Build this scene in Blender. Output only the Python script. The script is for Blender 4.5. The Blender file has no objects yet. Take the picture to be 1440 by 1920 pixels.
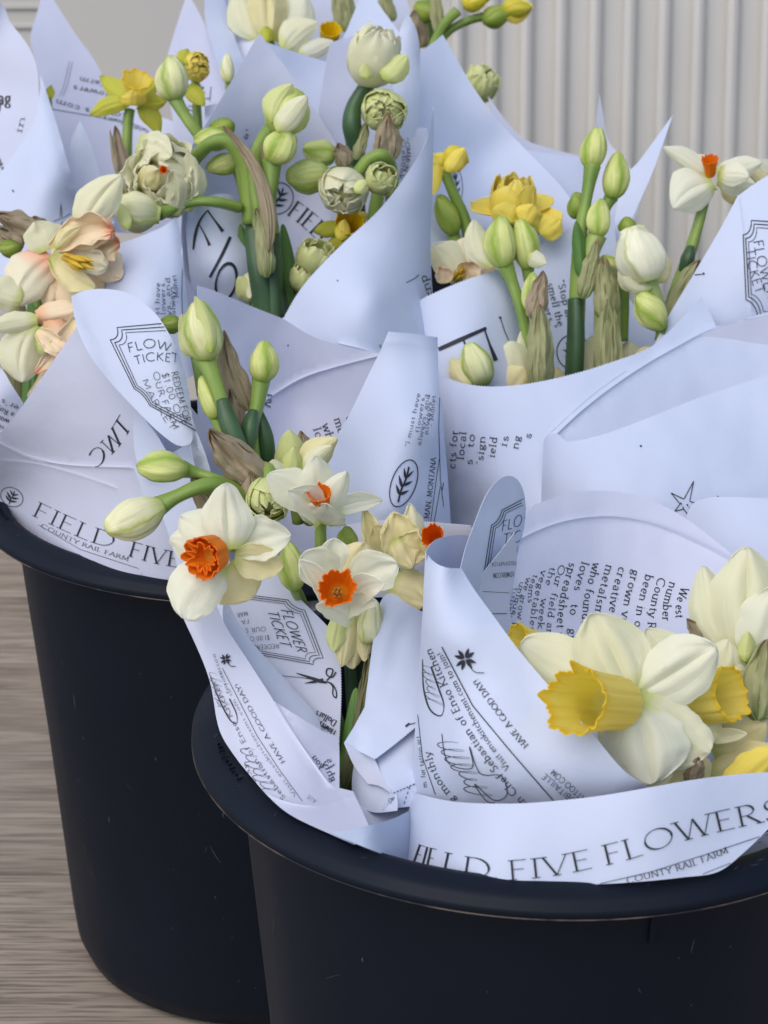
import bpy, math, random
import numpy as np
from mathutils import Vector, Matrix, noise
from mathutils.geometry import delaunay_2d_cdt
R = math.radians
scene = bpy.context.scene
col = scene.collection
# ------------------------------------------------------------------ camera
F = 3929.0; PITCH = 0.3786; HC = 0.3164 + 0.4517
CAM = Vector((0, 0, HC))
FW = Vector((0, math.cos(PITCH), -math.sin(PITCH)))
UP = Vector((0, math.sin(PITCH), math.cos(PITCH)))
RT = Vector((1, 0, 0))
cam = bpy.data.cameras.new('camera'); cam_o = bpy.data.objects.new('camera', cam); col.objects.link(cam_o)
cam.sensor_fit = 'VERTICAL'; cam.sensor_height = 24; cam.sensor_width = 18
cam.lens = 24 * F / 1920
cam_o.location = CAM; cam_o.rotation_euler = (math.pi / 2 - PITCH, 0, 0)
cam.clip_start = 0.01; cam.clip_end = 60
cam.dof.use_dof = True; cam.dof.focus_distance = 1.02; cam.dof.aperture_fstop = 13
scene.camera = cam_o
# ------------------------------------------------------------------ light
world = bpy.data.worlds.new('World'); scene.world = world; world.use_nodes = True
wn = world.node_tree.nodes; wl = world.node_tree.links
SUN_EL, SUN_AZ = R(52), R(215)          # azimuth clockwise from +Y (north)
sky = wn.new('ShaderNodeTexSky'); sky.sky_type = 'NISHITA'; sky.sun_disc = False
sky.sun_elevation = SUN_EL; sky.sun_rotation = SUN_AZ; sky.air_density = 1.0; sky.dust_density = 2.0
bg = wn['Background']; bg.inputs['Strength'].default_value = 0.14
wl.new(sky.outputs[0], bg.inputs['Color'])
sun = bpy.data.lights.new('sun', 'SUN'); sun.energy = 1.3; sun.angle = R(70); sun.color = (1, 0.93, 0.82)
sun_o = bpy.data.objects.new('sun', sun); col.objects.link(sun_o)
sd = Vector((math.sin(SUN_AZ) * math.cos(SUN_EL), math.cos(SUN_AZ) * math.cos(SUN_EL), math.sin(SUN_EL)))
sun_o.rotation_euler = sd.to_track_quat('Z', 'Y').to_euler(); sun_o.location = sd * 5
vs = scene.view_settings
vs.view_transform = 'Standard'; vs.look = 'None'; vs.gamma = 1; vs.use_curve_mapping = False
vs.exposure = 0.2
# ------------------------------------------------------------------ helpers
def DD(d): return .987 + (d - .654) * 1.139      # metres along the optical axis
def W(x, y, d):
    d = DD(d)
    return CAM + d * (FW + RT * ((x - 720) / F) + UP * ((960 - y) / F))
def Wn(x, y, d):
    x = np.asarray(x, float); y = np.asarray(y, float); d = DD(np.asarray(d, float))
    return (np.array(CAM)[None] + d[:, None] * (np.array(FW)[None] + ((x - 720) / F)[:, None] * np.array(RT)[None]
            + ((960 - y) / F)[:, None] * np.array(UP)[None]))
def CV(x, y, z):   # camera-space vector: right, up, towards the camera
    return (RT * x + UP * y - FW * z).normalized()
def thing(name, label, cat, loc, group=None):
    o = bpy.data.objects.new(name, None); o.empty_display_size = .02; col.objects.link(o)
    o.location = loc; o['label'] = label; o['category'] = cat
    if group: o['group'] = group
    return o
def mesh(name, vs_, fs, mat, parent=None, uv=None, smooth=True, thick=0, sub=0, label=None):
    off = Vector(parent['_w']) if parent and '_w' in parent else (parent.location if parent else Vector())
    me = bpy.data.meshes.new(name)
    vs_ = [tuple(Vector(v) - off) for v in vs_]
    me.from_pydata(vs_, [], [tuple(int(i) for i in f) for f in fs]); me.update()
    if uv is not None:
        l = me.uv_layers.new(name='UVMap')
        idx = np.empty(len(me.loops), int); me.loops.foreach_get('vertex_index', idx)
        l.data.foreach_set('uv', np.asarray(uv, float)[idx].ravel())
    if smooth: me.polygons.foreach_set('use_smooth', [True] * len(me.polygons))
    me.materials.append(mat)
    o = bpy.data.objects.new(name, me); col.objects.link(o)
    if parent: o.parent = parent
    if thick:
        m = o.modifiers.new('thickness', 'SOLIDIFY'); m.thickness = thick; m.offset = 0
        es = o.modifiers.new('crisp_edge', 'EDGE_SPLIT'); es.split_angle = R(55); es.use_edge_sharp = False
    if sub:
        m = o.modifiers.new('sub', 'SUBSURF'); m.levels = sub; m.render_levels = sub
    if label: o['label'] = label
    return o
def top(o, label, cat, group=None, kind=None):
    if label: o['label'] = label
    if cat: o['category'] = cat
    if group: o['group'] = group
    if kind: o['kind'] = kind
    return o
def sub_parent(o):      # children built in world space under a part whose own origin is its thing's
    return o
def crom(pts, n=8, closed=False):
    P = [tuple(map(float, p)) for p in pts]; m = len(P)
    if m < 3 and not closed:
        return [tuple(P[0][k] + (P[1][k] - P[0][k]) * i / n for k in range(len(P[0]))) for i in range(n + 1)]
    out = []
    rng = range(m if closed else m - 1)
    for i in rng:
        if closed: a, b, c, d = P[i - 1], P[i], P[(i + 1) % m], P[(i + 2) % m]
        else: a, b, c, d = P[max(i - 1, 0)], P[i], P[i + 1], P[min(i + 2, m - 1)]
        for k in range(n):
            t = k / n
            out.append(tuple(.5 * (2 * q + (r - p) * t + (2 * p - 5 * q + 4 * r - s) * t * t + (3 * q - p - 3 * r + s) * t ** 3)
                             for p, q, r, s in zip(a, b, c, d)))
    if not closed: out.append(P[-1])
    return out
# ------------------------------------------------------------------ materials
MATS = {}
def nm(name):
    m = bpy.data.materials.new(name); m.use_nodes = True
    nt = m.node_tree; b = nt.nodes['Principled BSDF']; MATS[name] = m
    return m, nt, b, nt.nodes.new, nt.links.new
def ramp(nt, stops, src):
    r = nt.nodes.new('ShaderNodeValToRGB'); e = r.color_ramp.elements
    while len(e) < len(stops): e.new(.5)
    for el, (p, c) in zip(e, stops): el.position = p; el.color = (*c, 1)
    nt.links.new(src, r.inputs[0]); return r.outputs[0]
def tnoise(nt, scale, detail=3, vec=None, mapping=None, obj=True):
    n = nt.nodes.new('ShaderNodeTexNoise'); n.inputs['Scale'].default_value = scale; n.inputs['Detail'].default_value = detail
    tc = nt.nodes.new('ShaderNodeTexCoord'); s = tc.outputs['Object' if obj else 'UV']
    if mapping:
        mp = nt.nodes.new('ShaderNodeMapping'); mp.inputs['Scale'].default_value = mapping; nt.links.new(s, mp.inputs[0]); s = mp.outputs[0]
    nt.links.new(s, n.inputs['Vector']); return n.outputs['Fac']
def bump(nt, b, h, strength=.3, dist=.001):
    bp = nt.nodes.new('ShaderNodeBump'); bp.inputs['Strength'].default_value = strength; bp.inputs['Distance'].default_value = dist
    nt.links.new(h, bp.inputs['Height']); nt.links.new(bp.outputs[0], b.inputs['Normal'])
def mixc(nt, fac, a, b_):
    m = nt.nodes.new('ShaderNodeMix'); m.data_type = 'RGBA'
    if isinstance(fac, float): m.inputs[0].default_value = fac
    else: nt.links.new(fac, m.inputs[0])
    for s, v in ((m.inputs[6], a), (m.inputs[7], b_)):
        if isinstance(v, tuple): s.default_value = (*v, 1)
        else: nt.links.new(v, s)
    return m.outputs[2]
def transl(nt, b, colr, fac):
    out = nt.nodes['Material Output']; t = nt.nodes.new('ShaderNodeBsdfTranslucent'); ms = nt.nodes.new('ShaderNodeMixShader')
    if isinstance(colr, tuple): t.inputs[0].default_value = (*colr, 1)
    else: nt.links.new(colr, t.inputs[0])
    ms.inputs[0].default_value = fac
    nt.links.new(b.outputs[0], ms.inputs[1]); nt.links.new(t.outputs[0], ms.inputs[2]); nt.links.new(ms.outputs[0], out.inputs[0])
def paper_mat(name, c, tr=.12):
    m, nt, b, N, L = nm(name)
    n1 = tnoise(nt, 9, 4); n2 = tnoise(nt, 900, 2)
    cc = ramp(nt, [(.3, tuple(x * .95 for x in c)), (.7, c)], n1)
    L(cc, b.inputs['Base Color']); b.inputs['Roughness'].default_value = .62
    b.inputs['Specular IOR Level'].default_value = .3
    n3 = tnoise(nt, 55, 5)
    ad = N('ShaderNodeMath'); ad.operation = 'MULTIPLY_ADD'; L(n2, ad.inputs[0]); ad.inputs[1].default_value = .07; L(n3, ad.inputs[2])
    rg = N('ShaderNodeTexNoise'); rg.noise_type = 'RIDGED_MULTIFRACTAL'; rg.inputs['Scale'].default_value = 7; rg.inputs['Detail'].default_value = 2.5
    tc = N('ShaderNodeTexCoord'); L(tc.outputs['Object'], rg.inputs['Vector'])
    ad2 = N('ShaderNodeMath'); ad2.operation = 'MULTIPLY_ADD'; L(rg.outputs['Fac'], ad2.inputs[0]); ad2.inputs[1].default_value = .55; L(ad.outputs[0], ad2.inputs[2])
    bump(nt, b, ad2.outputs[0], .42, .0016)
    transl(nt, b, cc, tr); return m
paper_mat('white newsprint paper', (.635, .705, .885))
paper_mat('lavender white newsprint paper', (.64, .675, .83))
paper_mat('clear film over paper', (.54, .63, .80), .3)
MATS['clear film over paper'].node_tree.nodes['Principled BSDF'].inputs['Roughness'].default_value = .25
m, nt, b, N, L = nm('printing ink'); b.inputs['Base Color'].default_value = (.018, .02, .03, 1); b.inputs['Roughness'].default_value = .7
m, nt, b, N, L = nm('faint show through ink'); b.inputs['Base Color'].default_value = (.34, .37, .47, 1); b.inputs['Roughness'].default_value = .8
def petal_mat(name, base, main, tip, streak, tr=.28, bs=.25, rough=.5):
    m, nt, b, N, L = nm(name)
    tc = N('ShaderNodeTexCoord'); sp = N('ShaderNodeSeparateXYZ'); L(tc.outputs['UV'], sp.inputs[0])
    c = ramp(nt, [(0, base), (bs, main), (.85, main), (1, tip)], sp.outputs['Y'])
    st = tnoise(nt, 1, 3, mapping=(26, 1.6, 1), obj=False)
    f = ramp(nt, [(.5, (0, 0, 0)), (.8, (.5, .5, .5))], st)
    c2 = mixc(nt, f, c, streak)
    L(c2, b.inputs['Base Color']); b.inputs['Roughness'].default_value = rough
    b.inputs['Specular IOR Level'].default_value = .3
    bump(nt, b, st, .35, .0007)
    transl(nt, b, c2, tr); return m
petal_mat('cream white petal', (.72, .77, .24), (.94, .93, .72), (.95, .94, .78), (.85, .86, .58), tr=.42)
petal_mat('ivory petal', (.66, .70, .22), (.94, .88, .56), (.94, .88, .60), (.84, .77, .42), tr=.42)
petal_mat('pure white petal', (.72, .78, .20), (.95, .95, .81), (.95, .95, .85), (.85, .88, .68), bs=.20, tr=.42)
petal_mat('lime cream petal', (.42, .54, .08), (.78, .82, .38), (.86, .87, .52), (.52, .64, .16))
petal_mat('yellow petal', (.68, .62, .05), (.97, .82, .16), (.97, .85, .26), (.82, .72, .10))
petal_mat('yellow green petal', (.34, .42, .03), (.62, .62, .08), (.38, .46, .05), (.30, .40, .04))
petal_mat('deep yellow corona', (.80, .52, .01), (.90, .66, .012), (.92, .70, .02), (.85, .58, .01), tr=.2)
petal_mat('lemon corona', (.98, .95, .56), (.99, .89, .30), (.99, .78, .06), (.98, .84, .18), tr=.55)
petal_mat('orange corona', (.80, .34, .01), (.93, .27, .010), (.92, .22, .008), (.86, .19, .008), tr=.3)
petal_mat('salmon petal', (.94, .52, .30), (.95, .80, .57), (.95, .86, .66), (.95, .62, .42), tr=.25, bs=.35)
petal_mat('salmon frill', (.94, .82, .46), (.95, .80, .56), (.95, .40, .24), (.95, .58, .38), tr=.25)
petal_mat('cream with salmon base', (.95, .38, .22), (.93, .88, .68), (.93, .89, .72), (.86, .79, .55), bs=.40)
petal_mat('dry brown spathe', (.42, .38, .22), (.56, .47, .33), (.48, .34, .23), (.27, .20, .13), tr=.42, rough=.75)
petal_mat('green brown spathe', (.32, .40, .15), (.54, .55, .30), (.58, .46, .29), (.29, .31, .14), tr=.4, rough=.7)
petal_mat('olive withered leaf', (.10, .12, .04), (.17, .17, .08), (.22, .19, .11), (.08, .09, .04), tr=.12, rough=.7)
petal_mat('leaf green', (.06, .15, .04), (.10, .22, .05), (.16, .28, .06), (.05, .11, .03), tr=.1)
def bud_mat(name, cream, green, gw=.2, basegreen=.25, lobes=3, yellow=None):
    m, nt, b, N, L = nm(name)
    tc = N('ShaderNodeTexCoord'); sp = N('ShaderNodeSeparateXYZ'); L(tc.outputs['UV'], sp.inputs[0])
    fr = N('ShaderNodeMath'); fr.operation = 'MULTIPLY'; L(sp.outputs['X'], fr.inputs[0]); fr.inputs[1].default_value = lobes
    nz = tnoise(nt, 5, 3, mapping=(3, 1, 1), obj=False)
    ad = N('ShaderNodeMath'); ad.operation = 'MULTIPLY_ADD'; L(nz, ad.inputs[0]); ad.inputs[1].default_value = .25; L(fr.outputs[0], ad.inputs[2])
    f2 = N('ShaderNodeMath'); f2.operation = 'FRACT'; L(ad.outputs[0], f2.inputs[0])
    g1 = ramp(nt, [(.0, (0, 0, 0)), (.5 - gw, (0, 0, 0)), (.5, (1, 1, 1)), (.5 + gw, (0, 0, 0))], f2.outputs[0])
    g2 = ramp(nt, [(0, (1, 1, 1)), (basegreen, (0, 0, 0)), (.9, (0, 0, 0)), (1, (.6, .6, .6))], sp.outputs['Y'])
    mx = N('ShaderNodeMath'); mx.operation = 'MAXIMUM'; L(g1, mx.inputs[0]); L(g2, mx.inputs[1])
    ml = N('ShaderNodeMath'); ml.operation = 'MULTIPLY'; L(mx.outputs[0], ml.inputs[0]); ml.inputs[1].default_value = .9
    st = tnoise(nt, 1, 3, mapping=(40, 2, 1), obj=False)
    cr = ramp(nt, [(.4, cream), (.75, tuple(a * .7 + c_ * .3 for a, c_ in zip(cream, green)))], st)
    c = mixc(nt, ml.outputs[0], cr, green)
    L(c, b.inputs['Base Color']); b.inputs['Roughness'].default_value = .45; b.inputs['Specular IOR Level'].default_value = .35
    b.inputs['Subsurface Weight'].default_value = .0
    bump(nt, b, st, .4, .0008)
    transl(nt, b, c, .15)
bud_mat('cream bud', (.86, .86, .48), (.32, .46, .05))
bud_mat('pale cream bud', (.92, .90, .60), (.56, .64, .14), gw=.12, basegreen=.3)
bud_mat('lime bud', (.74, .78, .30), (.30, .46, .04), gw=.27)
bud_mat('green bud', (.34, .42, .08), (.18, .30, .03), gw=.35)
bud_mat('white bud', (.92, .91, .72), (.66, .70, .30), gw=.08, basegreen=.14)
bud_mat('yellow bud', (.72, .60, .06), (.36, .44, .04), gw=.12, basegreen=.2)
bud_mat('golden bud', (.80, .66, .06), (.62, .58, .05), gw=.06, basegreen=.1)
def stem_mat(name, c1, c2):
    m, nt, b, N, L = nm(name)
    n = tnoise(nt, 30, 3); st = tnoise(nt, 1, 2, mapping=(14, 1.5, 1), obj=False)
    c = ramp(nt, [(.3, c1), (.7, c2)], n)
    c = mixc(nt, ramp(nt, [(.5, (0, 0, 0)), (.8, (.35, .35, .35))], st), c, tuple(x * .55 for x in c1))
    L(c, b.inputs['Base Color']); b.inputs['Roughness'].default_value = .42
    bump(nt, b, st, .35, .001)
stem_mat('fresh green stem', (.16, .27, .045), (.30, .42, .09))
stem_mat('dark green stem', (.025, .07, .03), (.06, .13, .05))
stem_mat('pale green stem', (.28, .37, .10), (.44, .52, .18))
m, nt, b, N, L = nm('stamen'); b.inputs['Base Color'].default_value = (.62, .36, .08, 1)
m, nt, b, N, L = nm('golden stamen'); b.inputs['Base Color'].default_value = (.62, .40, .02, 1)
# plastic
m, nt, b, N, L = nm('black bucket plastic')
n1 = tnoise(nt, 6, 5); n2 = tnoise(nt, 14, 6, mapping=(1, 1, .25))
L(ramp(nt, [(.35, (.0026, .0056, .0135)), (.7, (.0055, .0095, .0195))], n1), b.inputs['Base Color'])
rr = ramp(nt, [(.3, (.44, .44, .44)), (.75, (.66, .66, .66))], n2); L(rr, b.inputs['Roughness'])
b.inputs['Specular IOR Level'].default_value = .2
n4 = tnoise(nt, 160, 3); bump(nt, b, n4, .12, .0006)
m, nt, b, N, L = nm('scuff on plastic'); b.inputs['Base Color'].default_value = (.085, .095, .115, 1); b.inputs['Roughness'].default_value = .8
m, nt, b, N, L = nm('worn seam on plastic'); L(ramp(nt, [(.45, (.012, .014, .02)), (.62, (.13, .105, .085))], tnoise(nt, 60, 4)), b.inputs['Base Color']); b.inputs['Roughness'].default_value = .7
m, nt, b, N, L = nm('grey wood grain board')
g1 = tnoise(nt, 1, 7, mapping=(5, 70, 1)); g2 = tnoise(nt, 1, 5, mapping=(14, 420, 1)); g3 = tnoise(nt, 4, 3)
c = ramp(nt, [(.30, (.21, .17, .135)), (.5, (.33, .28, .23)), (.72, (.42, .365, .305))], g1)
c = mixc(nt, ramp(nt, [(.49, (0, 0, 0)), (.57, (.8, .8, .8))], g2), c, (.13, .10, .08))
c = mixc(nt, ramp(nt, [(.4, (0, 0, 0)), (.7, (.35, .35, .35))], g3), c, (.32, .29, .26))
L(c, b.inputs['Base Color']); b.inputs['Roughness'].default_value = .6; bump(nt, b, g2, .2, .001)
m, nt, b, N, L = nm('grey fluted plastic')
L(ramp(nt, [(.3, (.52, .505, .475)), (.7, (.62, .605, .575))], tnoise(nt, 3, 3)), b.inputs['Base Color'])
b.inputs['Roughness'].default_value = .2
m, nt, b, N, L = nm('smooth grey panel')
L(ramp(nt, [(.3, (.46, .44, .42)), (.7, (.52, .50, .47))], tnoise(nt, 3, 3)), b.inputs['Base Color']); b.inputs['Roughness'].default_value = .5
# ------------------------------------------------------------------ sheets of paper
def inside(px, py, poly):
    px = np.asarray(px, float); py = np.asarray(py, float)
    P = np.asarray(poly, float); c = np.zeros(px.shape, bool); n = len(P); j = n - 1
    for i in range(n):
        xi, yi = P[i]; xj, yj = P[j]
        if yi != yj:
            k = ((yi > py) != (yj > py)) & (px < (xj - xi) * (py - yi) / (yj - yi) + xi)
            c ^= k
        j = i
    return c
def polydist(px, py, line):
    best = np.full(px.shape, 1e9)
    for (x0, y0), (x1, y1) in zip(line[:-1], line[1:]):
        dx, dy = x1 - x0, y1 - y0; L2 = dx * dx + dy * dy + 1e-9
        t = np.clip(((px - x0) * dx + (py - y0) * dy) / L2, 0, 1)
        best = np.minimum(best, np.hypot(px - x0 - t * dx, py - y0 - t * dy))
    return best
class Sheet:
    """a sheet of paper: outline and relief at its own distance; the printing follows the same relief"""
    def __init__(s, parent, outline, depths, mat='white newsprint paper', rolls=(), ridges=(), wob=.0016, step=11, seed=0, name='paper_sheet', thick=.0003, label=None):
        s.parent = parent; s.seed = seed; s.wob = wob; s.rolls = rolls; s.ridges = [(crom(l, 6), w, a) for l, w, a in ridges]
        C = np.array(depths, float); n = len(C); s.C = C
        def K(r): return np.where(r > 1e-6, r * r * np.log(np.maximum(r, 1e-6)), 0)
        s.K = K; X = C[:, :2] / 500.
        A = np.zeros((n + 3, n + 3)); r = np.hypot(*(X[:, None] - X[None]).transpose(2, 0, 1))
        A[:n, :n] = K(r) + np.eye(n) * 1e-4; A[:n, n] = 1; A[:n, n + 1:] = X; A[n, :n] = 1; A[n + 1:, :n] = X.T
        s.X = X; s.w = np.linalg.lstsq(A, np.concatenate([C[:, 2], [0, 0, 0]]), rcond=None)[0]
        # outline
        pts = [(p[0], p[1], p[2] if len(p) > 2 else '') for p in outline]
        ci = [i for i, p in enumerate(pts) if 'c' in p[2]]
        out = []
        if not ci: runs = [pts + pts[:1]]
        else:
            pts = pts[ci[0]:] + pts[:ci[0]] + [pts[ci[0]]]
            ci = [i for i, p in enumerate(pts) if 'c' in p[2]]
            runs = [pts[a:b + 1] for a, b in zip(ci[:-1], ci[1:])]
        for rn in runs:
            z = 'z' in rn[0][2]
            q = [(a, b_) for a, b_, _ in rn]
            cr_ = crom(q, 10) if len(q) > 2 else [q[0], q[1]]
            cr_ = np.array(cr_); seg = np.hypot(*np.diff(cr_, axis=0).T); cum = np.concatenate([[0], np.cumsum(seg)])
            sp = 2.6 if z else 9.; m_ = max(1, int(cum[-1] / sp))
            if z: m_ += m_ % 2
            t = np.linspace(0, cum[-1], m_ + 1)
            xx = np.interp(t, cum, cr_[:, 0]); yy = np.interp(t, cum, cr_[:, 1])
            if z:
                tx = np.gradient(xx); ty = np.gradient(yy); l = np.hypot(tx, ty) + 1e-9
                sg = np.where(np.arange(m_ + 1) % 2, 1., -1.) * 1.1; sg[0] = sg[-1] = 0
                xx = xx + ty / l * sg; yy = yy - tx / l * sg
            out += list(zip(xx[:-1], yy[:-1]))
        s.poly = out
        P = np.array(out)
        x0, y0 = P.min(0); x1, y1 = P.max(0)
        rng = np.random.RandomState(seed + 5)
        gx, gy = np.meshgrid(np.arange(x0, x1, step), np.arange(y0, y1, step * .87))
        gx = gx + (np.arange(gx.shape[0]) % 2)[:, None] * step / 2
        gx = gx.ravel() + rng.uniform(-.8, .8, gx.size); gy = gy.ravel() + rng.uniform(-.8, .8, gy.size)
        k = inside(gx, gy, P); gx, gy = gx[k], gy[k]
        k = polydist(gx, gy, out + out[:1]) > step * .35; gx, gy = gx[k], gy[k]
        for l, w, a in s.ridges:
            k = polydist(gx, gy, l) > 2.8 * w + 2; gx, gy = gx[k], gy[k]
        ex, ey = [], []
        for l, w, a in s.ridges:
            for (ax, ay), (bx, by) in zip(l[:-1], l[1:]):
                L_ = math.hypot(bx - ax, by - ay); nn = max(1, int(round(L_ / 7)))
                for i in range(nn):
                    t = i / nn; X_ = ax + (bx - ax) * t; Y_ = ay + (by - ay) * t; nx, ny = -(by - ay) / (L_ + 1e-9), (bx - ax) / (L_ + 1e-9)
                    for o in (-2 * w, -w, 0, w, 2 * w): ex.append(X_ + nx * o); ey.append(Y_ + ny * o)
        if ex:
            ex = np.array(ex); ey = np.array(ey); k = inside(ex, ey, P); ex, ey = ex[k], ey[k]
            k = polydist(ex, ey, out + out[:1]) > 2; gx = np.concatenate([gx, ex[k]]); gy = np.concatenate([gy, ey[k]])
        allp = [Vector(p) for p in out] + [Vector(p) for p in zip(gx, gy)]
        n0 = len(out)
        r_ = delaunay_2d_cdt(allp, [], [list(range(n0))], 1, .3)
        V2 = np.array([tuple(v) for v in r_[0]]); fs = r_[2]
        d = s.depth(V2[:, 0], V2[:, 1])
        s.obj = mesh(name, Wn(V2[:, 0], V2[:, 1], d), fs, MATS[mat], parent, thick=thick, label=label)
        s.q = []
    def depth(s, x, y):
        x = np.asarray(x, float); y = np.asarray(y, float)
        q = np.stack([x, y], 1) / 500.; n = len(s.X)
        r = np.hypot(q[:, None, 0] - s.X[None, :, 0], q[:, None, 1] - s.X[None, :, 1])
        d = s.K(r) @ s.w[:n] + s.w[n] + q @ s.w[n + 1:]
        d = np.clip(d, s.C[:, 2].min() - .03, s.C[:, 2].max() + .03)
        for (xa, ya, xb, yb, Rr, k) in s.rolls:     # rolled edge: the sheet turns away near the line, inside is to its left
            L_ = math.hypot(xb - xa, yb - ya); t = ((x - xa) * (yb - ya) - (y - ya) * (xb - xa)) / L_
            u = np.clip((Rr - t) / Rr, 0, .985)
            d = d + k * Rr * (1 - np.sqrt(1 - u * u)) * DD(d) / F
        for l, w, a in s.ridges:
            d = d - a * np.exp(-(polydist(x, y, l) / w) ** 2)
        if s.wob:
            sd_ = s.seed * 7.31
            nz = np.array([noise.noise(Vector((a_ / 130., b_ / 130., sd_))) + .45 * noise.noise(Vector((a_ / 48., b_ / 60., sd_ + 9))) for a_, b_ in zip(x, y)])
            d = d + nz * s.wob
        return d
    # ---- printing
    def stroke(s, pts, w):
        """pts: px polyline, w: width px or list"""
        if len(pts) < 2: return
        P = [pts[0]]; ws = [w[0] if isinstance(w, (list, tuple)) else w]
        for i in range(1, len(pts)):
            a, b_ = pts[i - 1], pts[i]; wa = w[i - 1] if isinstance(w, (list, tuple)) else w; wb = w[i] if isinstance(w, (list, tuple)) else w
            n = max(1, int(math.hypot(b_[0] - a[0], b_[1] - a[1]) / 9))
            for k in range(1, n + 1):
                t = k / n; P.append((a[0] + (b_[0] - a[0]) * t, a[1] + (b_[1] - a[1]) * t)); ws.append(wa + (wb - wa) * t)
        s.q.append((P, ws))
    def build_ink(s, mat='printing ink', name='printed_text', lift=.0007, label=None):
        V, Fc = [], []
        for P, ws in s.q:
            P = np.array(P); T = np.gradient(P, axis=0); l = np.hypot(T[:, 0], T[:, 1]) + 1e-9; Nn = np.stack([-T[:, 1] / l, T[:, 0] / l], 1)
            ws = np.array(ws)[:, None] / 2; A = P + Nn * ws; B = P - Nn * ws
            ins = inside(P[:, 0], P[:, 1], s.poly)
            b0 = len(V)
            for a, b_ in zip(A, B): V.append(a); V.append(b_)
            for i in range(len(P) - 1):
                if ins[i] and ins[i + 1]: Fc.append((b0 + 2 * i, b0 + 2 * i + 2, b0 + 2 * i + 3, b0 + 2 * i + 1))
        if not Fc: return
        V = np.array(V); d = s.depth(V[:, 0], V[:, 1]) - lift
        used = sorted({i for f in Fc for i in f}); mp = {u: i for i, u in enumerate(used)}
        mesh(name, Wn(V[used, 0], V[used, 1], d[used]), [tuple(mp[i] for i in f) for f in Fc], MATS[mat], s.parent, smooth=False, label=label)
        s.q = []
    def text(s, txt, base, h, style='serif', warp=None, flip=False, wt=1.0, slant=0, space=.0):
        """base: px baseline points; text is fitted to its length; h: cap height px (or pair start/end)"""
        tw, strokes = layout(txt, style, space)
        bl = np.array(crom(base, 10) if len(base) > 2 else base, float)
        seg = np.hypot(*np.diff(bl, axis=0).T); cum = np.concatenate([[0], np.cumsum(seg)])
        h0, h1 = (h if isinstance(h, (tuple, list)) else (h, h))
        def mp(gx, gy):
            u = gx / tw
            if warp: u = u ** warp
            t = np.clip(u, 0, 1) * cum[-1]
            x = np.interp(t, cum, bl[:, 0]); y = np.interp(t, cum, bl[:, 1])
            i = min(max(np.searchsorted(cum, t) - 1, 0), len(seg) - 1)
            tx, ty = (bl[i + 1] - bl[i]) / (seg[i] + 1e-9)
            hh = h0 + (h1 - h0) * u; sg = -1 if flip else 1
            gy2 = gy * hh
            x += slant * gy2 * tx; y += slant * gy2 * ty
            return (x + ty * gy2 * sg, y - tx * gy2 * sg)
        hm = (h0 + h1) / 2
        for pts, ws in strokes:
            s.stroke([mp(*p) for p in pts], [w * hm * wt for w in ws])
    def quad_map(s, Q):
        (ax, ay), (bx, by), (cx, cy), (dx, dy) = Q     # TL TR BR BL
        return lambda u, v: (ax * (1 - u) * (1 - v) + bx * u * (1 - v) + cx * u * v + dx * (1 - u) * v,
                             ay * (1 - u) * (1 - v) + by * u * (1 - v) + cy * u * v + dy * (1 - u) * v)
    def qtext(s, Q, txt, u0, u1, v, hv, style='sans', wt=1.):
        mp = s.quad_map(Q); tw, st = layout(txt, style, .0)
        (ax, ay), (bx, by), (cx, cy), (dx, dy) = Q
        H = math.hypot(dx - ax, dy - ay) * hv
        for pts, ws in st:
            s.stroke([mp(u0 + (u1 - u0) * p[0] / tw, v - p[1] * hv) for p in pts], [w * H * wt for w in ws])
    def ticket(s, Q, full=True, w=1.6, title=True):
        mp = s.quad_map(Q)
        for k, ww in ((0, 1.), (.035, 1.), (.07, .7)):
            pts = []; c = .13
            a, b_ = k, 1 - k
            for (cx, cy, a0, a1) in ((a, a, 90, 0), (b_, a, 180, 90), (b_, b_, 270, 180), (a, b_, 360, 270)):
                for i in range(7):
                    t = R(a0 + (a1 - a0) * i / 6.); pts.append(mp(cx + c * math.cos(t), cy + c * math.sin(t) * 1.2))
            pts.append(pts[0]); s.stroke(pts, w * ww)
        if title: s.qtext(Q, 'FLOWER', .17, .83, .30, .13); s.qtext(Q, 'TICKET', .22, .78, .48, .13)
        if full:
            for i, (t, a) in enumerate((('REDEEM FOR', .18), ('$1.00 OFF AT', .20), ('OUR FARMERS', .24), ('MARKET BOOTH', .20))):
                s.qtext(Q, t, a, 1 - a, .60 + .09 * i, .06, wt=.8)
    def sprig(s, cx, cy, rx, ry, ang, w=1.6):
        c, sn = math.cos(ang), math.sin(ang)
        def m(x, y): return (cx + rx * x * c - ry * y * sn, cy + rx * x * sn + ry * y * c)
        s.stroke([m(math.cos(t), math.sin(t)) for t in np.linspace(0, 2 * math.pi, 33)], w)
        s.stroke([m(*p) for p in crom([(.1, .8), (.0, .3), (.05, -.2), (-.05, -.7)], 6)], [2.2 * w * .8] * 19)
        for (x0, y0, x1, y1, wd) in ((0, .5, -.55, .15, 5), (0, .5, .6, .2, 5), (0, .2, -.6, -.25, 5), (.05, .1, .6, -.2, 5), (0, -.2, -.4, -.6, 4), (0, -.2, .42, -.62, 4)):
            n = 8; ps = [m(x0 + (x1 - x0) * i / n, y0 + (y1 - y0) * i / n) for i in range(n + 1)]
            s.stroke(ps, [.6 + wd * w * .5 * math.sin(math.pi * (i / n) ** .7) for i in range(n + 1)])
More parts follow.
